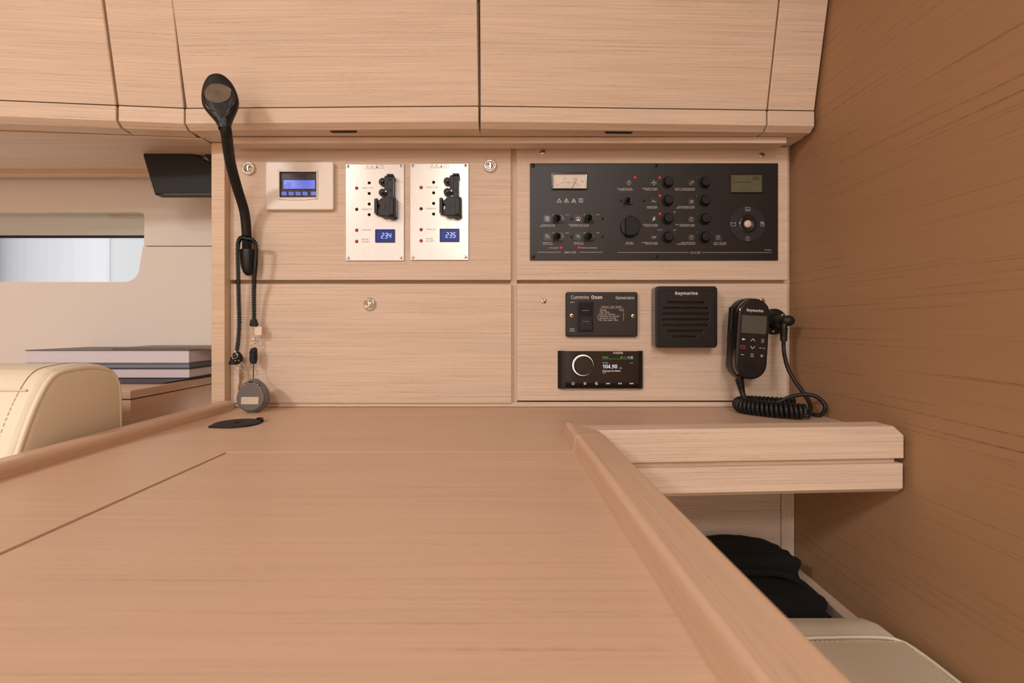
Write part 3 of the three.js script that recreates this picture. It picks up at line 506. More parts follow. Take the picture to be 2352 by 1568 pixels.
// ------------------------------------------------------------------ long black switch panel
{
  const t = thing('switch_panel', 'long black electrical switch panel with knobs, red lamps and printed labels', 'switch panel', [PX(1501), PY(598), 0]);
  const fx = (v, u) => { const top = 376 + 5 * (u - 1217) / 568; return 376 + (v - top) / (598 - top) * 222; };
  const X = (u) => PX(u), Y = (v, u) => PY(fx(v, u)), f = 0.003;
  const print = canvasTex(2046, 800, (g) => {
    g.scale(3.602, 3.602); g.translate(-1217, -376); g.fillStyle = '#151212'; g.fillRect(1210, 370, 600, 240);
    g.fillStyle = '#262222'; g.fillRect(1398.6, 384, 0.6, 206);
    const ink = '#ded8d2', dim = '#8f8a86', T = (s, u, v, size, o = {}) => word(g, s, u, fx(v, u), size, { stretch: 1.45, ...o });
    const two = (a, b, u, v, align) => { T(a, u, v, 3.5, { align }); T(b, u, v + 3.4, 3.5, { align }); };
    ['mark', 'bolt', 'flame'].forEach((m, i) => triangleSign(g, [1283.9, 1300.5, 1317.1][i], 461, 10.5, 9, m, ink, 1));
    g.strokeStyle = ink; g.lineWidth = 1.1; g.strokeRect(1329.6, 457, 3.9, 8); g.strokeRect(1333.7, 457, 3.9, 8);
    two('CHAUFFE-EAU', 'WATER HEATER', 1275, 517.3, 'right'); two('CHARGEUR BATTERIE', 'BATTERY CHARGER', 1352, 517.3, 'right'); two('PRISES AC', 'AC PLUGS', 1269.3, 558.4, 'right'); two('PRISES AC', 'AC PLUGS', 1340, 558.4, 'right');
    for (const v of [494.4, 535.8]) { T('ON', 1272, v, 3.2); T('OFF', 1302.6, v, 3.2); T('ON', 1342.9, v, 3.2); T('OFF', 1372.8, v, 3.2); }
    T('AC power', 1283.4, 569.2, 3.8, { align: 'right', stretch: 1.35 }); T('Reverse polarity', 1333.6, 569, 3.8, { align: 'left', stretch: 1.35 });
    g.fillStyle = '#bdb6ae'; g.fillRect(1235, 579.2, 53.5, 1.1); g.fillRect(1329.8, 579.2, 53.2, 1.1); T('230 V AC', 1309, 579.9, 6, { stretch: 1.2 });
    g.fillRect(1417, 579.6, 163.5, 1.0); g.fillRect(1611.6, 579.8, 159, 1.0); T('12 V DC', 1595.8, 580.8, 6, { stretch: 1.2 });
    two('ECLAIRAGE INT.', 'CABIN LIGHTS', 1452.6, 435.9, 'right'); two('12V DC', '10A MAX', 1444.5, 558, 'center');
    two('GROUPE FROID', 'FRIDGE UNIT', 1509, 435.8, 'right'); two('AUXILIAIRE', 'AUXILIARY', 1509, 476.8, 'right'); two("GROUPE D'EAU", 'WATER PUMP', 1510, 517.6, 'right'); two('POMPE DE CALE', 'BILGE PUMP', 1510, 558.3, 'right');
    two('ELECT. NAVIGATION', 'NAV. INSTRUMENTS', 1594.8, 436.7, 'right'); two('ECLAIRAGE PONT', 'DECK FLOODLIGHT', 1594.8, 477.3, 'right'); two('FEU DE MOUILLAGE', 'ANCHOR LIGHT', 1594.8, 518, 'right'); two('FEUX MOTEUR', 'STEAMING LIGHTS', 1595.5, 558.6, 'right'); two('FEUX DE NAV', 'NAV. LIGHTS', 1637, 559.2, 'left');
    T('ON', 1548, 489, 3.2); T('AUTO', 1514.8, 529.6, 3.2); T('ON', 1548.4, 529.6, 3.2); T('Scheiber', 1770, 575, 3.4, { align: 'right', stretch: 1.2, slant: -0.2 });
    bulb(g, 1443.6, fx(422.7, 1443), 6.4, ink);
    // printed pictograms on the small tiles
    g.fillStyle = dim;
  });
  const plate = part('plate', faceUV(slab(rrect(PX(1217), PX(1785), PY(598), PY(376), L(0.6)), 0, f, 0.0004), PX(1217), PX(1785), PY(598), PY(376)), std({ map: print, roughness: 0.4 }), t, 'black plate with printed labels');
  for (const [u, v] of [[1223.5, 381.8], [1224.4, 589.5], [1505, 383.6], [1506, 589.8]]) crossScrew(t, X(u), Y(v, u), L(5.2), f, M.black);
  // analogue voltmeter
  const rim = rrect(X(1266.5), X(1348.4), Y(437.3, 1300), Y(398.4, 1300), L(4)); rim.holes.push(new THREE.Path(rrect(X(1269.4), X(1345), Y(435.8, 1300), Y(402.6, 1300), L(1)).getPoints(4)));
  const meter = part('voltmeter', slab(rim, f, f + 0.0035, 0.0008), M.blackGloss, t, 'black framed dial');
  const dial = canvasTex(760, 336, (g) => {
    g.scale(10, 10); g.fillStyle = '#e9ded3'; g.fillRect(0, 0, 76, 33.6); const cx = 36, cy = 62, R = 44;
    g.strokeStyle = '#6b625a'; for (let k = 0; k <= 30; k++) { const a = -Math.PI / 2 + (k / 30 - 0.5) * 1.26, l = k % 10 === 0 ? 5 : k % 5 === 0 ? 3.6 : 2.2; g.lineWidth = k % 10 === 0 ? 0.45 : 0.28; g.beginPath(); g.moveTo(cx + Math.cos(a) * R, cy + Math.sin(a) * R * 1.0); g.lineTo(cx + Math.cos(a) * (R + l), cy + Math.sin(a) * (R + l)); g.stroke(); }
    g.lineWidth = 0.35; g.beginPath(); g.arc(cx, cy, R, -Math.PI / 2 - 0.63, -Math.PI / 2 + 0.63); g.stroke();
    const tx = (s, x, y) => word(g, s, x, y, 4.4, { color: '#4a423c' }); tx('0', 5.5, 15.6); tx('100', 27, 10); tx('200', 50, 10.6); tx('300', 67.5, 15.6); word(g, 'V', 36, 21, 6.6, { color: '#4a423c', font: 'serif' });
  });
  part('dial', faceUV(slab(rrect(X(1268.6), X(1345.6), Y(436.4, 1300), Y(402.2, 1300), 0.0002), f, f + 0.0006), X(1269), X(1345), Y(436, 1300), Y(402.6, 1300)), std({ map: dial, roughness: 0.5 }), meter, 'cream dial marked 0 to 300 V');
  part('needle', tube([[X(1312.9), Y(435.4, 1300), f + 0.0014], [X(1323.9), Y(413.2, 1300), f + 0.0014]], 0.0003, 4, 5), M.black, meter);
  part('glass', span(X(1269.5), X(1345), Y(435.6, 1300), Y(402.8, 1300), f + 0.0024, f + 0.0028), phys({ color: 0xffffff, roughness: 0.03, transmission: 1, thickness: 0 }), meter);
  // toggles with guards
  const toggle = (u, v) => {
    const x = X(u), y = Y(v, u), b = part('toggle_switch', [cylZ(L(9.4), L(9), 0.0035, x, y, f, 28), cylZ(L(6), L(5.5), 0.006, x, y, f + 0.0035, 24)], M.blackGloss, t);
    part('lever', [box(0.0034, L(10), 0.013, 0, 0, 0, 0.001).rotateY(-0.75).translate(x - 0.0055, y, f + 0.0135), ball(L(3.6), x - 0.011, y, f + 0.0175, 0.7, 1.4, 1)], M.black, b);
    for (const k of [-15, 25.3]) crossScrew(t, x + L(k), y, L(3.6), f, M.black);
  };
  toggle(1286.6, 503.7); toggle(1357.4, 503.7); toggle(1286.6, 544.8); toggle(1357.4, 544.8);
  { const x = X(1445), y = Y(463, 1445), b = part('toggle_switch', cylZ(L(9.4), L(9), 0.0035, x, y, f, 28), M.black, t); part('lever', [box(0.0036, L(8), 0.012, 0, 0, 0, 0.001).rotateY(-0.8).translate(x - 0.005, y - 0.0007, f + 0.010)], M.black, b); part('mark', box(L(3), L(5), 0.0003, x + L(1), y, f + 0.0037), std({ color: 0x9a948e, roughness: 0.5 }), b); for (const k of [-21, 31.5]) crossScrew(t, x + L(k), y, L(3.6), f, M.black); }
  // 12 V socket under its lid
  { const x = X(1445), y = Y(523, 1445), r = L(22), s = new THREE.Shape(); s.absarc(x, y, r, -Math.PI / 2 - 0.55, Math.PI / 2 + 0.55, false); s.closePath();
    const c = part('power_socket', [cylZ(r, r * 0.96, 0.004, x, y, f, 40)], M.black, t); part('lid', slab(s, f + 0.004, f + 0.011, 0.0015, 3, 24), M.blackMatte, c, 'black hinged lid'); part('lid_tab', box(L(6), L(6), 0.002, x - L(1), y + r + L(2), f + 0.001, 0.0005), M.blackMatte, c); }
  // pictogram tiles
  const icons = {
    heater: (g) => { g.strokeRect(-4, -5, 8, 8); for (const y of [-2.6, 0]) { g.beginPath(); g.moveTo(-4, y); g.lineTo(4, y); g.stroke(); } g.beginPath(); g.moveTo(-1.3, -5); g.lineTo(-1.3, 3); g.moveTo(1.3, -5); g.lineTo(1.3, 3); g.moveTo(-2, 4.6); g.lineTo(5, 5.2); g.stroke(); },
    charger: (g) => { g.beginPath(); g.moveTo(-4, 4.5); g.lineTo(0, -1.5); g.lineTo(4, 4.5); g.fill(); g.beginPath(); g.arc(-2.4, -2, 2, Math.PI, 0); g.arc(2.4, -2, 2, Math.PI, 0); g.stroke(); g.beginPath(); g.moveTo(-4.4, -2); g.lineTo(-4.4, 4.5); g.lineTo(4.4, 4.5); g.lineTo(4.4, -2); g.stroke(); },
    plug: (g) => { g.beginPath(); g.moveTo(-4.5, -4); g.lineTo(-1, -4); g.moveTo(-4.5, -1); g.lineTo(-2, -1); g.moveTo(-1, -5.5); g.lineTo(4.5, 1); g.lineTo(-2, 1); g.closePath(); g.stroke(); },
    frost: (g) => { for (let k = 0; k < 4; k++) { g.save(); g.rotate(k * Math.PI / 2); g.beginPath(); g.moveTo(0, 0); g.lineTo(0, -5.5); g.moveTo(-1.6, -3.6); g.lineTo(0, -5.4); g.lineTo(1.6, -3.6); g.stroke(); g.restore(); } },
    aux: (g) => { word(g, 'A', -2, -0.5, 7); word(g, 'UX', 3, 2, 3.6); },
    tap: (g) => { g.fillRect(-2.6, -1.6, 5.6, 3); g.fillRect(-2.6, -1, 2.2, 5.4); g.fillRect(0, -4.6, 1.4, 3); g.fillRect(-2, -5, 5.4, 1.1); },
    bilge: (g) => { g.beginPath(); g.moveTo(-5, -1); g.lineTo(5, -1.6); g.quadraticCurveTo(3, 3, -1, 2.6); g.quadraticCurveTo(-4, 2, -5, -1); g.stroke(); g.beginPath(); g.moveTo(0, 0); g.lineTo(3, -1); g.stroke(); },
    nav: (g) => { g.save(); g.rotate(-0.75); g.strokeRect(-4, -2, 7, 4); g.restore(); g.beginPath(); g.arc(0, 0, 5.6, -1.2, -0.2); g.stroke(); },
    flood: (g) => { g.beginPath(); g.moveTo(-4.5, 4); g.lineTo(5, 4); g.moveTo(-3, -3); g.lineTo(-3, 2.6); g.moveTo(0, -2); g.lineTo(0, 2); g.stroke(); g.beginPath(); g.arc(2.6, 0, 1.8, 0, 7); g.stroke(); },
    lamp: (g) => bulb(g, 0, 0.4, 6.2, '#ded8d2', 0.6),
  };
  const tileMats = {};
  const tile = (name, u, v) => {
    tileMats[name] ??= std({ roughness: 0.3, map: canvasTex(180, 180, (g) => { g.scale(10, 10); g.fillStyle = '#2a2626'; g.fillRect(0, 0, 18, 18); g.translate(9, 9); g.strokeStyle = g.fillStyle = '#d6d0ca'; g.lineWidth = 0.7; icons[name](g); }) });
    const a = 9, yy = (k) => Y(v + k, u); part('pictogram_tile', faceUV(slab(rrect(X(u - a), X(u + a), yy(a), yy(-a), L(0.6)), f, f + 0.0007, 0.0002), X(u - a), X(u + a), yy(a), yy(-a)), tileMats[name], t);
  };
  tile('heater', 1256.5, 503.6); tile('charger', 1327.6, 503.6); tile('plug', 1256.8, 545); tile('plug', 1327.4, 545);
  tile('frost', 1500.6, 423); tile('aux', 1500.6, 464); tile('tap', 1500.6, 505); tile('bilge', 1500.6, 546);
  tile('nav', 1586.2, 423.8); tile('flood', 1586.2, 464.8); tile('lamp', 1586.2, 505.9); tile('lamp', 1586.4, 546.6); tile('lamp', 1647.6, 547.2);
  // round push buttons, eight
  for (const [u, vs] of [[1532, [422.2, 463.2, 504.4, 545.8]], [1616.8, [423.4, 464.1, 505, 546.2]]]) for (const v of vs) {
    const x = X(u), y = Y(v, u), c = part('push_button', new THREE.LatheGeometry([[L(13.4), 0], [L(13), 0.0022], [L(11.4), 0.0034], [L(10.8), 0.002], [L(10.8), 0.0005]].map(([a, b]) => new THREE.Vector2(a, b)), 36).rotateX(Math.PI / 2).translate(x, y, f), M.black, t);
    part('cap', [cylZ(L(10.2), L(10), 0.0085, x, y, f, 32), cylZ(L(10), L(9), 0.0008, x, y, f + 0.0085, 32)], M.blackMatte, c);
  }
  for (const [u, v] of [[1457.5, 410.6], [1514, 411], [1514.3, 452], [1514.5, 493], [1288.5, 569.2], [1329.2, 568.8]]) part('indicator_led', ball(L(2.7), X(u), Y(v, u), f, 1, 1, 0.7, 14, 10), M.led, t, 'lit red lamp');
  for (const [u, v] of [[1548, 493.6], [1514.6, 534.6], [1548.4, 534.6], [1599, 412.2], [1599, 453.2], [1599.2, 494], [1599.8, 535], [1633, 535.2]]) part('indicator_dot', ball(L(1.3), X(u), Y(v, u), f, 1, 1, 0.6, 10, 8), M.dot, t);
  // monitor: display and round selector
  const lcd = canvasTex(568, 312, (g) => { g.scale(8, 8); g.fillStyle = '#5f5f47'; g.fillRect(0, 0, 71, 39); const c = '#47472f'; word(g, '12.9V', 33, 8, 7.4, { color: c }); g.fillStyle = c; g.strokeStyle = c; g.lineWidth = 1; g.strokeRect(4.5, 5, 8, 6); g.fillRect(49, 4, 16, 8); g.fillRect(4, 15, 42, 3); word(g, '65', 34, 24, 5, { color: c }); word(g, 'Domestic', 34, 32, 7, { color: c }); });
  const mon = part('monitor', (() => { const s = rrect(X(1674), X(1754), Y(448, 1714), Y(404, 1714), L(1)); s.holes.push(new THREE.Path(rrect(X(1676.6), X(1747), Y(445.4, 1714), Y(407, 1714), L(0.5)).getPoints(4))); return slab(s, f, f + 0.0016, 0.0004); })(), M.blackGloss, t);
  part('screen', faceUV(slab(rrect(X(1676), X(1747.6), Y(446, 1714), Y(406.4, 1714), 0.0002), f, f + 0.0006), X(1676), X(1747.6), Y(446, 1714), Y(406.4, 1714)), std({ map: lcd, roughness: 0.35 }), mon, 'dim olive display');
  const cx = X(1714.6), cy = Y(517, 1714), R = L(41);
  const ringTex = canvasTex(660, 660, (g) => {
    g.scale(8, 8); g.fillStyle = '#211f21'; g.fillRect(0, 0, 82.5, 82.5); g.translate(41.25, 41.25); const ink = '#cfcac6'; g.strokeStyle = '#131212'; g.lineWidth = 0.6; for (let k = 0; k < 4; k++) { g.save(); g.rotate(Math.PI / 4 + k * Math.PI / 2); g.beginPath(); g.moveTo(20, 0); g.lineTo(42, 0); g.stroke(); g.restore(); }
    g.strokeStyle = ink; g.fillStyle = ink; g.lineWidth = 0.7; g.strokeRect(-5, -38, 10, 8); word(g, '24.0', 0, -33, 4, { color: ink }); bulb(g, 0, 34, 6.2, ink, 0.6);
    g.beginPath(); g.moveTo(-38, -4); g.lineTo(-36, -2.4); g.lineTo(-30, -2.4); g.lineTo(-28, -4); g.lineTo(-28, 4.4); g.lineTo(-38, 4.4); g.closePath(); g.stroke(); g.strokeRect(30.4, -5, 5.4, 10); g.strokeRect(31.6, -3.6, 3, 3); g.beginPath(); g.moveTo(35.8, -3); g.lineTo(38, -1); g.lineTo(38, 4); g.stroke();
  });
  const sel = part('selector_ring', faceUV(slab((() => { const s = new THREE.Shape(); s.absarc(cx, cy, R, 0, Math.PI * 2); return s; })(), f, f + 0.0012, 0.0004, 2, 40), cx - R, cx + R, cy - R, cy + R), std({ map: ringTex, roughness: 0.45 }), t, 'dark ring with four symbols');
  part('joystick_pad', new THREE.LatheGeometry([[0.0001, 0.0012], [L(12), 0.0016], [L(17), 0.004], [L(20.5), 0.0016]].map(([a, b]) => new THREE.Vector2(a, b)), 40).rotateX(Math.PI / 2).translate(cx, cy, f), M.blackGloss, sel);
  part('joystick_button', ball(L(8.6), cx, cy, f + 0.0015, 1, 1, 0.6, 24, 16), std({ color: 0xd8cabd, roughness: 0.4 }), sel, 'pale round centre button');
}

// ------------------------------------------------------------------ generator control
{
  const t = thing('generator_control', 'small black generator control with a rocker switch, lettered Cummins Onan', 'control panel', [PX(1380), PY(773), 0]);
  const x0 = PX(1298.4), x1 = PX(1462), y0 = PY(773), y1 = PY(671);
  const print = canvasTex(1312, 816, (g) => {
    g.scale(8, 8); g.translate(-1298, -671); g.fillStyle = '#221d1b'; g.fillRect(1290, 660, 190, 130);
    g.font = '11px sans-serif'; word(g, 'Cummins', 1309.6, 683.5, 11.2, { align: 'left', stretch: 0.86, color: '#f0e9e2' }); word(g, 'Onan', 1355.5, 683.5, 11.2, { align: 'left', bold: true, stretch: 0.9, color: '#f0e9e2' }); word(g, 'Generator', 1455.2, 684, 9.6, { align: 'right', color: '#efe8e1' });
    word(g, 'Start', 1312.6, 694.4, 4.6); word(g, 'Stop/', 1312.6, 754.8, 4.6); word(g, 'Prime', 1312.6, 759.6, 4.6);
    word(g, 'Indicator  Light  Flashes', 1402.3, 704.8, 4.4); g.fillStyle = '#d9d3cc'; g.fillRect(1375, 708.2, 54, 0.45);
    [['Starting', 'Rapid'], ['High  Temp', '1'], ['Low  Oil  Pressure', '2'], ['Shutdown-See  Manual', '3'], ['Excessive  Cranking', '4'], ['No  Raw  Water  Flow', '7']].forEach(([a, b], i) => { const y = 712.2 + i * 4.6; word(g, a, 1375.4, y, 4.3, { align: 'left' }); word(g, b, 1430.6, y, 4.3, { align: 'right' }); });
    g.strokeStyle = '#cfc8c0'; g.lineWidth = 0.5; g.beginPath(); g.moveTo(1373.4, 721); g.lineTo(1369, 728); g.lineTo(1373.4, 735.5); g.stroke(); g.beginPath(); g.moveTo(1373.6, 720); g.lineTo(1373.6, 737); g.stroke();
    g.strokeStyle = '#151211'; g.lineWidth = 0.6; g.beginPath(); g.moveTo(1311.8, 701); g.lineTo(1311.8, 712); g.stroke(); g.beginPath(); g.arc(1311.4, 745.3, 4.2, 0, 7); g.stroke();
  });
  part('plate', faceUV(slab(rrect(x0, x1, y0, y1, L(5)), 0, 0.0085, 0.0022, 3), x0, x1, y0, y1), std({ map: print, roughness: 0.42 }), t, 'black plate with white lettering');
  const rk = part('rocker_frame', slab(rrect(PX(1325.3), PX(1359.8), PY(760.2), PY(693), L(3)), 0.008, 0.0125, 0.001, 2), M.black, t);
  part('rocker', prism([[0.0105, PY(757.5)], [0.0165, PY(757.5)], [0.0140, PY(727)], [0.0185, PY(696)], [0.0105, PY(696)]], PX(1328.4), PX(1356.8), 0.0008), M.blackMatte, rk, 'black rocker');
  part('rocker_mark', [span(PX(1334), PX(1349), PY(714), PY(713.2), 0.0150, 0.0163), span(PX(1335), PX(1350.5), PY(738.6), PY(738), 0.0140, 0.0156)], std({ color: 0xb3aca4, roughness: 0.5 }), rk);
  for (const [u, v] of [[1311.7, 724.8], [1451.4, 725.8]]) crossScrew(t, PX(u), PY(v), L(4.6), 0.0085, std({ color: 0xe2c9a4, metalness: 1, roughness: 0.25 }));
}
// ------------------------------------------------------------------ square loudspeaker
{
  const t = thing('loudspeaker', 'square black loudspeaker with horizontal slots, lettered Raymarine', 'speaker', [PX(1570), PY(799), 0]);
  const k = 1150 / (DIST - 0.028), X = (u) => (u - 1170) / k, Y = (v) => EYE - (v - 748) / k, zf = 0.028;
  part('case', slab(rrect(X(1507), X(1648.5), Y(798.4), Y(657), 0.0045), 0, 0.024, 0.002, 3), M.blackGloss, t);
  const s = rrect(X(1507), X(1648.5), Y(798.4), Y(657), 0.006);
  const slots = [[1534, 1619, 694.7], [1525, 1627, 707.8], [1521.5, 1629, 720.8], [1521.5, 1629, 734.2], [1525, 1627, 747.4], [1535, 1615, 760.7], [1547, 1598, 773.6]];
  for (const [a, b, v] of slots) s.holes.push(new THREE.Path(rrect(X(a), X(b), Y(v + 1.3), Y(v - 1.3), 0.0009).getPoints(4)));
  const gr = part('grille', slab(s, 0.020, zf, 0.0016, 2), M.black, t, 'slotted black front');
  part('grille_line', (() => { const r = rrect(X(1513), X(1642), Y(787.5), Y(667), 0.002); r.holes.push(new THREE.Path(rrect(X(1513.7), X(1641.3), Y(786.8), Y(667.7), 0.0018).getPoints(5))); return slab(r, zf - 0.0002, zf + 0.0003); })(), M.slot, gr);
  const a = X(1549), b = X(1604), c = Y(681), d = Y(666);
  part('lettering', faceUV(span(a, b, c, d, zf - 0.0001, zf + 0.0002), a, b, c, d), std({ roughness: 0.42, map: canvasTex(880, 240, (g) => { g.fillStyle = '#151313'; g.fillRect(0, 0, 880, 240); word(g, 'Raymarine', 440, 116, 158, { bold: true, color: '#ebe5df', stretch: 1.03 }); }) }), gr, 'white word Raymarine');
}
// ------------------------------------------------------------------ marine stereo
{
  const t = thing('stereo', 'black marine stereo with a round knob and lit radio display', 'radio', [PX(1378), PY(891), 0]);
  const x0 = PX(1295), x1 = PX(1466), y0 = PY(890.5), y1 = PY(805.5), zf = 0.0085;
  const paint = (lit) => canvasTex(1710, 850, (g) => {
    g.scale(10, 10); g.translate(-1295, -805.5); g.fillStyle = lit ? '#000' : '#0e0c0d'; g.fillRect(1290, 800, 190, 100);
    if (!lit) { word(g, 'FUSION', 1417, 810, 6.6, { color: '#e9e2da', stretch: 0.92, bold: true }); return; }
    const w = '#f2f6ff'; word(g, 'RADIO', 1381.8, 819.6, 4.4, { align: 'left', color: '#7fdc78' }); g.fillStyle = '#4fc45a'; g.fillRect(1380.4, 823, 72.6, 0.5); g.beginPath(); g.moveTo(1422, 819.6); g.lineTo(1425.4, 817); g.lineTo(1425.4, 822.2); g.fill(); word(g, '2/1 5/6', 1431, 819.7, 3.2, { color: '#7fdc78' }); word(g, '\u2605', 1441, 819.4, 5, { color: '#d7e6ff' });
    g.beginPath(); g.fillStyle = '#d7e6ff'; const sx = 1441, sy = 819.5; for (let k = 0; k < 10; k++) { const r = k % 2 ? 1.1 : 2.6, a = -Math.PI / 2 + k * Math.PI / 5; k ? g.lineTo(sx + r * Math.cos(a), sy + r * Math.sin(a)) : g.moveTo(sx + r * Math.cos(a), sy + r * Math.sin(a)); } g.fill();
    g.strokeStyle = '#d7e6ff'; g.lineWidth = 0.6; g.strokeRect(1445.8, 817.4, 4.6, 4.6); g.beginPath(); g.arc(1447.6, 820.6, 1.2, 0, 7); g.moveTo(1448.4, 819.6); g.lineTo(1450, 818); g.stroke();
    word(g, 'KISSKISS', 1381.6, 832.4, 3.4, { align: 'left', color: '#c9dcff' }); word(g, 'Varie', 1451.6, 832.3, 3.2, { align: 'right', color: '#c9dcff' });
    word(g, '104.90', 1381.4, 840.8, 12.2, { align: 'left', bold: true, color: w, stretch: 0.92 }); word(g, 'MHz', 1420, 844.2, 3.2, { align: 'left', color: w }); word(g, 'WhatsApp 347-4900042', 1381.6, 850.6, 4.1, { align: 'left', bold: true, color: w, stretch: 0.92 }); word(g, 'AUTO', 1381.6, 855, 3.4, { align: 'left', color: '#d7e6ff' });
    word(g, 'Bluetooth', 1384, 863, 3.2, { align: 'left', color: '#25292c' }); word(g, '1 Stereo 105,7', 1452, 862.4, 3, { align: 'right', color: '#25292c' });
    g.strokeStyle = g.fillStyle = '#eef2fb'; g.lineWidth = 0.9; const y = 879.2; g.beginPath(); g.arc(1314.9, y, 2.9, -1.1, 4.25); g.stroke(); g.fillRect(1314.45, y - 3.6, 0.9, 3.4); for (const k of [-2.4, -0.4, 1.6]) g.fillRect(1338.8, y + k, 6, 0.9);
    g.beginPath(); g.arc(1368.6, y, 2.9, 0.4, 5.6); g.stroke(); g.beginPath(); g.moveTo(1364.6, y); g.lineTo(1369, y); g.stroke(); g.beginPath(); g.moveTo(1370.2, y); g.lineTo(1367.6, y - 1.6); g.lineTo(1367.6, y + 1.6); g.fill();
    const tri = (x, s) => { g.beginPath(); g.moveTo(x + s * 1.7, y); g.lineTo(x - s * 1.7, y - 1.9); g.lineTo(x - s * 1.7, y + 1.9); g.fill(); };
    g.fillRect(1390, y - 1.9, 0.9, 3.8); tri(1393, -1); tri(1396.6, -1); tri(1419.6, 1); g.fillRect(1422.2, y - 1.9, 1, 3.8); g.fillRect(1424, y - 1.9, 1, 3.8); tri(1445.4, 1); tri(1449, 1); g.fillRect(1450.9, y - 1.9, 0.9, 3.8);
  });
  const fm = phys({ map: paint(false), emissive: 0xffffff, emissiveMap: paint(true), emissiveIntensity: 0.9, roughness: 0.07, clearcoat: 0.5, clearcoatRoughness: 0.04 }); fm.name = 'stereo_screen';
  part('face', faceUV(slab(rrect(x0, x1, y0, y1, L(1.2)), 0, zf, 0.0006), x0, x1, y0, y1), fm, t, 'glossy black face with lit display');
  const cheek = (a, b, s) => { const sh = new THREE.Shape(); sh.moveTo(PX(a), 0); sh.lineTo(PX(b), 0); sh.lineTo(PX(b), zf + 0.0012); sh.quadraticCurveTo((PX(a) + PX(b)) / 2, zf + 0.001, PX(a), 0.0035); sh.lineTo(PX(a), 0); return slab(sh, 0, y1 - y0 + 0.0006, 0.0004, 1).rotateX(-Math.PI / 2).scale(1, 1, 1).translate(0, 0, 0); };
  const ck = (a, b) => { const g = cheek(a, b); g.rotateX(0); const p = g.attributes.position; for (let i = 0; i < p.count; i++) { const y = p.getY(i), z = p.getZ(i); p.setY(i, y0 - 0.0003 + y); p.setZ(i, -z); } const gi = flat(g), q = gi.attributes.position; for (let i = 0; i < q.count; i += 3) { const A = [q.getX(i), q.getY(i), q.getZ(i)], B = [q.getX(i + 1), q.getY(i + 1), q.getZ(i + 1)]; q.setXYZ(i, ...B); q.setXYZ(i + 1, ...A); } gi.computeVertexNormals(); return gi; };
  part('end_cheek', ck(1281, 1297), M.black, t); part('end_cheek', ck(1475.4, 1464.5), M.black, t);
  const kx = PX(1337), ky = PY(837.6), kr = L(22.5);
  const knob = part('knob', [cylZ(kr * 0.98, kr * 0.95, 0.010, kx, ky, zf, 48), torusZ(kr * 0.955 - 0.0006, 0.0008, kx, ky, zf + 0.0098, 48, 8)], M.blackGloss, t, 'black rotary knob');
  const gl = std({ color: 0xf3f5fb, emissive: 0xffffff, emissiveIntensity: 0.75, roughness: 0.3 }); gl.name = 'knob_light';
  part('light_ring', new THREE.TorusGeometry(kr * 1.01, 0.0010, 8, 60).translate(kx, ky, zf + 0.0003), gl, knob, 'white light ring');
}

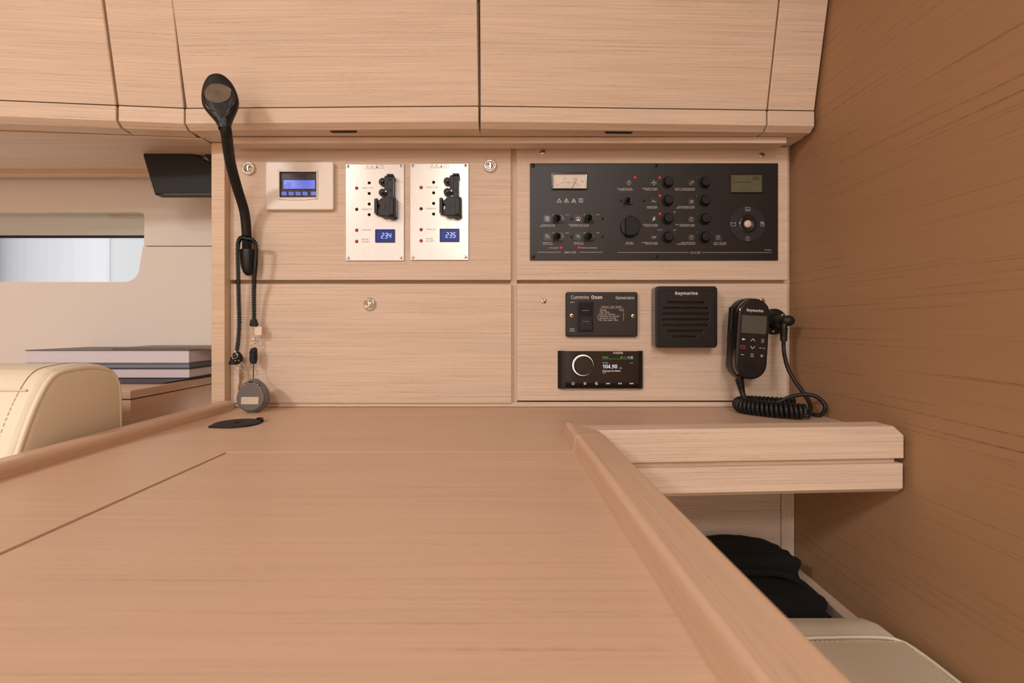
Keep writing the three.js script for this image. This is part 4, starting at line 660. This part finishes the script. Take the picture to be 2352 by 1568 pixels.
// ------------------------------------------------------------------ handset socket, handset with coiled cord
const SOX = PX(1776.4), SOY = PY(738.2);
{
  const t = thing('cable_socket', 'round black cable socket beside the radio handset', 'socket', [SOX, SOY - 0.0218, 0]);
  part('flange', new THREE.LatheGeometry([[0.0001, 0.0045], [0.012, 0.0045], [0.020, 0.0042], [0.0218, 0.0025], [0.0218, 0]].map(([a, b]) => new THREE.Vector2(a, b)), 44).rotateX(Math.PI / 2).translate(SOX, SOY, 0), M.black, t);
  part('collar', [cylZ(0.0125, 0.0118, 0.007, SOX, SOY, 0.0044, 30)], M.black, t);
  for (const [a, b] of [[-0.002, -0.0165], [0.0135, 0.0105]]) crossScrew(t, SOX + a, SOY + b, 0.0022, 0.0042, M.screw);
}
{
  const px = 0.3835, py = 0.8672, pz = 0.019, rot = -3.8 * D2R;
  const t = turned('radio_handset', 'black handheld radio handset with grey screen and coiled cord, lettered Raymarine', 'handset', [px, py, pz], [0, 0, rot]);
  const k = 0.0001358;
  part('back_shell', slab(rrect(-0.0262, 0.0258, -0.0648, 0.0650, 0.0245), 0, 0.031, 0.007, 5, 20), M.black, t);
  const fr = part('front_bezel', slab(rrect(-0.0252, 0.0252, -0.0637, 0.0640, 0.0245), 0.024, 0.0382, 0.0028, 4, 20), M.blackGloss, t);
  const fw = 0.0222, y0 = -0.0605, y1 = 0.0610;
  const print = canvasTex(592, 1620, (g) => {
    g.fillStyle = '#131112'; g.fillRect(0, 0, 592, 1620); g.translate(296, 0); const s = 592 / (2 * fw), Y = (y) => (y1 - y) * s, K = (n) => n * k * s, ink = '#e6e0da';
    word(g, 'Raymarine', 0, Y(0.0450), K(44), { bold: true, color: ink, stretch: 0.86 });
    g.strokeStyle = g.fillStyle = ink; g.lineWidth = K(6); g.lineCap = 'round';
    const yr = [-10, -98, -188].map((n) => Y(n * k)), xc = K(112);
    g.beginPath(); g.moveTo(-xc - K(20), yr[0]); g.lineTo(-xc - K(2), yr[0] - K(16)); g.lineTo(-xc - K(2), yr[0] - K(7)); g.lineTo(-xc + K(20), yr[0] - K(7)); g.lineTo(-xc + K(20), yr[0] + K(7)); g.lineTo(-xc - K(2), yr[0] + K(7)); g.lineTo(-xc - K(2), yr[0] + K(16)); g.closePath(); g.fill();
    g.beginPath(); g.moveTo(-K(24), yr[0] + K(14)); g.lineTo(0, yr[0] - K(14)); g.lineTo(K(24), yr[0] + K(14)); g.stroke(); g.beginPath(); g.moveTo(-K(24), yr[1] - K(14)); g.lineTo(0, yr[1] + K(14)); g.lineTo(K(24), yr[1] - K(14)); g.stroke();
    word(g, 'OK', xc, yr[0] - K(10), K(22)); g.lineWidth = K(3); g.beginPath(); g.moveTo(xc - K(14), yr[0] + K(6)); g.lineTo(xc + K(14), yr[0] + K(6)); g.stroke(); word(g, 'MENU', xc, yr[0] + K(20), K(13));
    word(g, 'HI / LO', xc, yr[1], K(22)); word(g, 'VOL', 0, yr[2] - K(12), K(22)); word(g, 'SQU', 0, yr[2] + K(12), K(22));
    g.lineWidth = K(6); g.beginPath(); g.moveTo(-xc - K(16), yr[2]); g.lineTo(-xc + K(16), yr[2]); g.moveTo(xc - K(16), yr[2]); g.lineTo(xc + K(16), yr[2]); g.moveTo(xc, yr[2] - K(16)); g.lineTo(xc, yr[2] + K(16)); g.stroke();
    g.strokeStyle = '#c33328'; g.lineWidth = K(6); g.beginPath(); g.roundRect(-xc - K(29), yr[1] - K(17), K(58), K(34), K(17)); g.stroke(); word(g, '16/+', -xc, yr[1], K(20), { color: '#c33328' });
    g.strokeStyle = '#232021'; g.lineWidth = K(2.5); g.strokeRect(-K(60), yr[0] - K(42), K(120), yr[1] - yr[0] + K(84)); g.beginPath(); g.moveTo(-K(165), yr[0] + K(44)); g.lineTo(-K(60), yr[0] + K(44)); g.moveTo(K(60), yr[0] + K(44)); g.lineTo(K(165), yr[0] + K(44)); g.moveTo(-K(165), yr[1] + K(44)); g.lineTo(K(165), yr[1] + K(44)); g.stroke();
  });
  part('keypad', faceUV(slab(rrect(-fw, fw, y0, y1, 0.0215), 0.037, 0.0389, 0.0005, 2, 20), -fw, fw, y0, y1), std({ map: print, roughness: 0.4 }), fr, 'black keypad with white symbols and one red key');
  part('screen', slab(rrect(-0.0196, 0.0194, 0.0228 - 0.0141, 0.0228 + 0.0141, 0.0008), 0.0388, 0.0394, 0.0002), std({ color: 0x55554a, roughness: 0.25 }), fr, 'blank grey green screen');
  const sl = []; for (let r = 0; r < 6; r++) sl.push(box(0.018, 0.0009, 0.0004, 0, -0.039 - r * 0.0026, 0.0389)); part('speaker_slots', sl, M.slot, fr);
  part('talk_key', box(0.004, 0.040, 0.012, -0.0262, 0.030, 0.013, 0.0018, 3), M.rubber, t, 'ribbed talk key on the side');
  part('hook', [box(0.026, 0.03, 0.010, 0, 0.012, -0.0045, 0.003), box(0.034, 0.040, 0.0092, 0, 0.010, -0.0142, 0.002)], M.black, t);
  // cords are given in world places, turned back into the handset's axes
  const inv = new THREE.Matrix4().compose(V(px, py, pz), new THREE.Quaternion().setFromEuler(new THREE.Euler(0, 0, rot)), V(1, 1, 1)).invert();
  const loc = (g) => g.applyMatrix4(inv), W = (u, v, d) => [AX(u, d), AY(v, d), DIST - d];
  const grip = []; for (let i = 0; i < 4; i++) { const q = i / 4; const p = V(...W(1699 + 7 * q, 874 + 32 * q, 0.797)); grip.push(new THREE.CylinderGeometry(0.0068 - q * 0.0026, 0.0062 - q * 0.0024, 0.0046, 18).rotateZ(0.2).translate(p.x, p.y, p.z)); }
  part('strain_relief', loc(merge([...grip, tube([W(1698, 862, 0.797), W(1701, 885, 0.797), W(1706, 905, 0.795), W(1711, 917, 0.79)], 0.0042, 30, 14)])), M.rubber, t);
  // plug: straight out of the socket, then down
  const plug = [cylZ(0.0098, 0.0094, 0.022, SOX, SOY, 0.0116, 28), cylZ(0.0082, 0.0078, 0.008, SOX, SOY + 0.0005, 0.0336, 24), ball(0.0088, SOX + 0.0005, SOY + 0.001, 0.0425, 1.25, 1, 1)];
  const gx = AX(1800, 0.803), gz = DIST - 0.803; for (let i = 0; i < 6; i++) plug.push(new THREE.CylinderGeometry(0.0066 - i * 0.0004, 0.0062 - i * 0.0004, 0.0026, 20).translate(gx, 0.8835 - i * 0.0038, gz));
  plug.push(tube([[SOX, SOY + 0.001, 0.0425], [gx + 0.001, 0.890, gz], [gx, 0.875, gz], [gx, 0.864, gz]], 0.0052, 30, 14));
  part('plug', loc(merge(plug)), M.rubber, t, 'elbowed plug');
  const r = 0.0030;
  part('cord', loc(merge([
    tube([[gx, 0.8665, gz], W(1800, 800, 0.803), W(1804, 826, 0.795), W(1811, 848, 0.788), W(1826, 875, 0.778), W(1846, 903, 0.765), W(1859, 925, 0.752), W(1862, 942, 0.742), W(1857, 956, 0.735), [0.4365, TOP + 0.006, 0.1135], [0.431, TOP + 0.007, 0.111]], r, 120, 10),
    tube([W(1710, 914, 0.79), [0.384, TOP + 0.0125, 0.066], [0.397, TOP + 0.0095, 0.072], W(1768, 931, 0.775), W(1790, 922, 0.772), W(1813, 912, 0.768), W(1846, 905.5, 0.763), W(1872, 909.5, 0.757), W(1890, 923, 0.752), W(1895.5, 936, 0.748), [0.468, TOP + 0.0045, 0.094], [0.461, TOP + 0.004, 0.086], [0.4555, TOP + 0.009, 0.070], [0.451, TOP + 0.012, 0.0595]], r, 140, 10)])), M.rubber, t, 'plain ends of the cord');
  const path = new THREE.CatmullRomCurve3([[0.433, 0.112], [0.405, 0.099], [0.381, 0.079], [0.3685, 0.056], [0.374, 0.036], [0.396, 0.029], [0.425, 0.040], [0.452, 0.059]].map(([x, z]) => V(x, TOP + 0.0122, z)), false, 'centripetal');
  class Helix extends THREE.Curve { getPoint(q) { const u = Math.min(1, Math.max(0, q)), p = path.getPointAt(u), tg = path.getTangentAt(u), side = V(0, 1, 0).cross(tg).normalize(), a = u * 33 * Math.PI * 2; return p.add(side.multiplyScalar(Math.cos(a) * 0.0091)).add(V(0, Math.sin(a) * 0.0091, 0)); } }
  part('coil', loc(new THREE.TubeGeometry(new Helix(), 33 * 20, r, 8, false)), M.rubber, t, 'coiled part of the cord');
}

// ------------------------------------------------------------------ flexible reading lamp
{
  const W = (u, v, d) => [AX(u, d), AY(v, d), DIST - d];
  const b = W(568, 600, 0.83), t = thing('reading_lamp', 'black gooseneck reading lamp with an oval head and ribbed lens', 'lamp', [b[0], AY(631, 0.83), 0]);
  // bullet shaped foot on the board
  const pr = [[0.0001, -0.0232], [0.0045, -0.0222], [0.0085, -0.017], [0.0112, -0.008], [0.0124, 0.006], [0.0126, 0.0195], [0.0116, 0.0205], [0.0001, 0.0206]].map(([x, y]) => new THREE.Vector2(x, y));
  part('foot', new THREE.LatheGeometry(pr, 32).scale(1, 1, 0.95).rotateZ(0.03).translate(b[0], b[1] - 0.0005, 0.0125), M.black, t, 'bullet shaped foot');
  const pts = [W(567.5, 572, 0.832), W(567, 545, 0.829), W(561.5, 488, 0.82), W(545, 432, 0.795), W(530.5, 379, 0.768), W(524, 340, 0.738), W(521.5, 318, 0.722), W(519.5, 304, 0.712), W(517, 288, 0.708)];
  part('gooseneck', tube(pts, 0.0075, 90, 16), M.blackMatte, t, 'bent rubber covered stem');
  // spoon shaped head, drawn in its own axes (y towards the tip) and leaned
  const n = 40, ms = 44, len = 0.0835, hw = (q) => (q < 0.5 ? 0.0240 * Math.sqrt(Math.max(0, 1 - ((0.5 - q) / 0.5) ** 2)) : 0.0079 + 0.0161 * (Math.cos(Math.PI * (q - 0.5) / 0.5) + 1) / 2);
  const pos = [], idx = []; for (let i = 0; i <= n; i++) { const q0 = i / n, q = q0 < 0.5 ? 0.5 * (1 - Math.cos(Math.PI * q0)) : q0, w = Math.max(0.0002, hw(q)); for (let j = 0; j <= ms; j++) { const a = j / ms * Math.PI * 2, s = Math.sin(a), c = Math.cos(a), fz = s > 0 ? 0.0068 + 0.002 * q : 0.0125, zz = (s > 0 ? Math.pow(s, 0.8) : -Math.pow(-s, 0.9)) * fz * Math.min(1, w / 0.0105); pos.push(Math.sign(c) * Math.pow(Math.abs(c), 0.9) * w, len * (0.5 - q), zz); } }
  for (let i = 0; i < n; i++) for (let j = 0; j < ms; j++) { const a = i * (ms + 1) + j, d = a + ms + 1; idx.push(a, d, a + 1, a + 1, d, d + 1); }
  const head = new THREE.BufferGeometry(); head.setAttribute('position', new THREE.Float32BufferAttribute(pos, 3)); head.setIndex(idx); head.computeVertexNormals();
  const hc = W(506.5, 233, 0.712), put = (g) => g.rotateX(-0.10).rotateY(0.22).rotateZ(10.5 * D2R).translate(...hc);
  const hd = part('head', put(head), M.black, t, 'oval black head');
  const lensMat = phys({ color: 0x665b4f, roughness: 0.22, clearcoat: 0.5 });
  const oval = (rx, ry, x, y, z0, z1, rz = 0, b = 0.0006) => { const s = new THREE.Shape(); s.absellipse(0, 0, rx, ry, 0, Math.PI * 2, false, 0); return slab(s, z0, z1, b, 2, 24).rotateZ(rz).translate(x, y, 0); };
  part('lens_rim', put(merge([new THREE.TorusGeometry(0.0196, 0.0015, 8, 44).scale(1.0, 1.13, 1).translate(0.0004, 0.0012, 0.0064)])), M.blackGloss, hd);
  part('lens_well', put(oval(0.0194, 0.0218, 0.0004, 0.0012, 0.0036, 0.0071)), std({ color: 0x2a241f, roughness: 0.4 }), hd);
  const ln = part('lens', put(oval(0.0172, 0.0138, 0.0001, 0.0072, 0.0069, 0.0083, 0, 0.0004)), lensMat, hd, 'smoky ribbed lens');
  part('lens_rib', put(merge([0.0152, 0.0130, 0.0108, 0.0086, 0.0062].map((r) => new THREE.TorusGeometry(r, 0.00055, 6, 40).scale(1.08, 0.88, 1).translate(0.0001, 0.0072, 0.0083)))), std({ color: 0x8b7e6c, roughness: 0.25 }), ln);
  part('switch_button', put(merge([oval(0.0075, 0.0062, 0.0006, -0.0132, 0.0069, 0.0078, 0, 0.0004), new THREE.TorusGeometry(0.0068, 0.0006, 6, 30).scale(1.06, 0.88, 1).translate(0.0006, -0.0132, 0.0078)])), std({ color: 0x38332e, roughness: 0.3 }), hd);
  part('clip_notch', put(merge([box(0.003, 0.0012, 0.001, -0.008, -0.0285, 0.0086), box(0.003, 0.0012, 0.001, 0.0075, -0.0285, 0.0086)])), M.slot, hd);
}

// ------------------------------------------------------------------ lanyard, key, key fob
{
  const d = 0.819, W = (u, v, dd = d) => [AX(u, dd), AY(v, dd), DIST - dd];
  const t = thing('lanyard', 'black zip patterned lanyard looped over the reading lamp', 'lanyard', [AX(565, d), AY(560, d), 0.02]);
  const P = [W(544, 806, 0.83), W(547.5, 780, 0.83), W(549.5, 740, 0.831), W(548.5, 690, 0.828), W(547, 620, 0.822), W(546.5, 570, 0.817), W(548.5, 553, 0.813), W(555, 546, 0.809), W(567, 547, 0.8085), W(579, 550, 0.809), W(586.5, 560, 0.813), W(587.5, 580, 0.8145), W(585, 620, 0.817), W(583.5, 670, 0.825), W(583.2, 735, 0.831)];
  const c = new THREE.CatmullRomCurve3(P.map((p) => V(...p)), false, 'centripetal'), N = 220, half = 0.0020, pos = [], idx = [];
  const frame = (q) => { const p = c.getPointAt(q), tg = c.getTangentAt(q); let side = V(0, 0, 1).cross(tg).normalize(); const tw = 1; return { p, tg, side, n: tg.clone().cross(side).normalize() }; };
  for (let i = 0; i <= N; i++) { const { p, side, n } = frame(i / N); for (const [a, b] of [[-1, -1], [1, -1], [1, 1], [-1, 1]]) { const v = p.clone().addScaledVector(side, a * half).addScaledVector(n, b * 0.0006); pos.push(v.x, v.y, v.z); } }
  for (let i = 0; i < N; i++) for (let k = 0; k < 4; k++) { const a = i * 4 + k, b = i * 4 + (k + 1) % 4; idx.push(a, b, a + 4, b, b + 4, a + 4); }
  const tape = new THREE.BufferGeometry(); tape.setAttribute('position', new THREE.Float32BufferAttribute(pos, 3)); tape.setIndex(idx);
  const tg = toCreasedNormals(tape, 0.5); part('strap', tg, std({ color: 0x1b2422, roughness: 0.7, side: THREE.DoubleSide }), t);
  const teeth = []; for (let i = 1; i < 118; i++) { const { p, tg: T, side, n } = frame(i / 118), m = new THREE.Matrix4().makeBasis(side, T, n); for (const s of [-1, 1]) teeth.push(box(0.0018, 0.0016, 0.0020).applyMatrix4(m).translate(p.x + side.x * s * 0.0027, p.y + side.y * s * 0.0027, p.z + side.z * s * 0.0027)); }
  const tm = part('zip_teeth', teeth, std({ color: 0x0e0e0e, roughness: 0.4 }), t); tm.userData.kind = 'stuff';
  // right end: end cap, snap hook, D ring, small split ring, side release clip
  const e = 0.829, E = (u, v, k = e) => W(u, v, k), m2 = (n) => n * e / FOCAL;
  part('end_cap', slab(poly([E(577.5, 733), E(588.5, 733), E(592.5, 745), E(590, 749.5), E(577, 749.5), E(574.8, 746)].map((q) => [q[0], q[1]])), DIST - e - 0.003, DIST - e + 0.004, 0.001), M.blackMatte, t, 'black end cap');
  part('snap_hook', [tube([E(580.5, 748), E(579.6, 760), E(580, 772), E(583, 777), E(586, 772), E(585.4, 760), E(584.6, 748)], 0.0010, 50, 8), box(m2(8), m2(4), 0.004, ...E(583, 780), 0.001), tube([E(577, 781), E(577.5, 786), E(582, 790.5), E(587, 786), E(588, 781)], 0.0007, 30, 8)], M.chrome, t, 'chrome snap hook');
  part('split_ring', torusZ(m2(4), 0.0008, ...E(582, 795.5), 28, 8), M.screw, t);
  const clip = part('release_clip', [slab(poly([E(575, 808), E(578, 800), E(585.5, 797.5), E(589.5, 801), E(590.5, 825), E(587.5, 835), E(578, 835), E(575, 827)].map((q) => [q[0], q[1]])), DIST - e - 0.003, DIST - e + 0.004, 0.0012, 3)], M.blackMatte, t, 'black plastic release clip');
  part('clip_slot', [box(m2(2.4), m2(12), 0.0005, ...E(585.2, 818, e - 0.0042)), box(m2(12), m2(1.4), 0.0005, ...E(582, 809, e - 0.0042))], M.slot, clip);
  part('tag', slab(rrect(E(586, 0)[0], E(601.5, 0)[0], E(0, 769.5)[1], E(0, 749.5)[1], 0.001), DIST - e - 0.0005, DIST - e + 0.0008, 0.0002), std({ color: 0xe9dac9, roughness: 0.4 }), t, 'small white tag');
  // left end: knotted webbing with a buckle and a D ring
  const kn = [[531, 822], [538, 812], [546, 806], [553, 813], [557, 822], [554, 833], [545, 836], [536, 837], [530, 836]].map(([u, v]) => E(u, v, 0.828)).map((q) => [q[0], q[1]]);
  part('webbing_knot', [slab(poly(kn), 0.0125, 0.0225, 0.0025, 3), box(m2(16), m2(8), 0.012, ...E(537, 833, 0.826), 0.001).rotateZ(0)], M.blackMatte, t, 'folded black webbing');
  part('buckle', [tube([E(533, 815, 0.820), E(540, 809, 0.820), E(546, 817, 0.820), E(536, 824, 0.820)], 0.0008, 40, 8, true), tube([E(536, 818, 0.820), E(543, 814, 0.820)], 0.0008, 8, 8), ball(0.0014, ...E(541, 828, 0.8215)), ball(0.001, ...E(549, 828, 0.8215))], M.chrome, t, 'chrome buckle');
  part('d_ring', tube([E(542, 833, 0.824), E(544, 843, 0.824), E(551, 850, 0.824), E(559, 846, 0.824), E(561, 840, 0.824), E(553, 831, 0.824)], 0.0008, 50, 8), M.chrome, t, 'chrome ring');
  // key
  const kt = thing('key', 'small brass door key hanging from the lanyard ring behind the grey fob', 'key', [E(552, 870)[0], E(552, 896)[1], 0.012]);
  const K = (u, v) => { const q = E(u, v, 0.832); return [q[0], q[1]]; };
  const ks = poly([[549.5, 846], [555, 848.5], [559, 855], [560.5, 866], [558, 871.5], [555.8, 872], [556.5, 876], [554.5, 880], [555.2, 884], [552.6, 888], [550, 896], [547, 896], [546.8, 889], [549.8, 877], [549, 862]].map(([u, v]) => K(u, v)));
  part('blade', slab(ks, 0.0122, 0.0140, 0.0004), std({ color: 0xb9a079, metalness: 1, roughness: 0.35 }), kt);
}
{
  const e = 0.800, W = (u, v, dd = e) => [AX(u, dd), AY(v, dd), DIST - dd], m2 = (n) => n * e / FOCAL;
  const t = turned('key_fob', 'grey egg shaped remote fob with a blank plate, standing on the table against the board', 'key fob', [AX(581.5, e), TOP, 0.0475], [-0.08, 0, 0]);
  const H = 0.0535, hw = (q) => 0.0247 * Math.pow(Math.sin(Math.PI * Math.pow(Math.min(1, q), 0.80)), 0.60); // q from the base to the tip
  const ol = []; for (let i = 0; i <= 40; i++) { const q = i / 40; ol.push([Math.max(0.0001, i === 0 ? 0.0058 : i === 40 ? 0.002 : hw(q)), q * H]); }
  const egg = (k, oy) => { const s = new THREE.Shape(); ol.forEach(([x, y], i) => (i ? s.lineTo(x * k, oy + (y - H / 2) * k + H / 2) : s.moveTo(x * k, oy + (y - H / 2) * k + H / 2))); ol.slice().reverse().forEach(([x, y]) => s.lineTo(-x * k, oy + (y - H / 2) * k + H / 2)); return s; };
  const grey = std({ color: 0x6d6963, roughness: 0.38 });
  const body = part('body', slab(egg(1, 0), -0.009, 0.006, 0.0035, 4), grey, t, 'grey plastic body');
  part('front_shell', slab(egg(0.90, 0), 0.004, 0.0095, 0.0028, 4), grey, t);
  part('plate', slab(rrect(-0.0138, 0.0138, 0.0135, 0.0250, 0.001), 0.0094, 0.0104, 0.0003), std({ color: 0xd9cbb6, roughness: 0.35, metalness: 0.2 }), t, 'blank pale plate');
  for (const [x, y] of [[-0.0108, 0.0445], [0.0108, 0.0445], [-0.0195, 0.0155], [0.0190, 0.0150]]) { const z = y > 0.04 ? 0.0088 : 0.0062; const sc = part('screw', new THREE.SphereGeometry(0.0017, 14, 10).scale(1, 1, 0.6).translate(x, y, z), M.chrome, t); part('screw_well', torusZ(0.0019, 0.0005, x, y, z, 18, 6), M.slot, sc); }
  part('eyelet', slab(poly([[-0.0052, 0.0478], [-0.002, 0.0494], [0.002, 0.0494], [0.0052, 0.0478]]), 0.0088, 0.0098, 0.0002), M.slot, t);
  const inv = new THREE.Matrix4().compose(V(AX(581.5, e), TOP, 0.0475), new THREE.Quaternion().setFromEuler(new THREE.Euler(-0.08, 0, 0)), V(1, 1, 1)).invert();
  part('cord', tube([W(582.5, 834, 0.826), W(582, 855, 0.822), W(581.8, 871, 0.804), W(581, 876, 0.795), W(579, 880, 0.7925)], 0.0008, 40, 8).applyMatrix4(inv), M.rubber, t, 'thin black cord');
}

renderer.render(scene, camera);
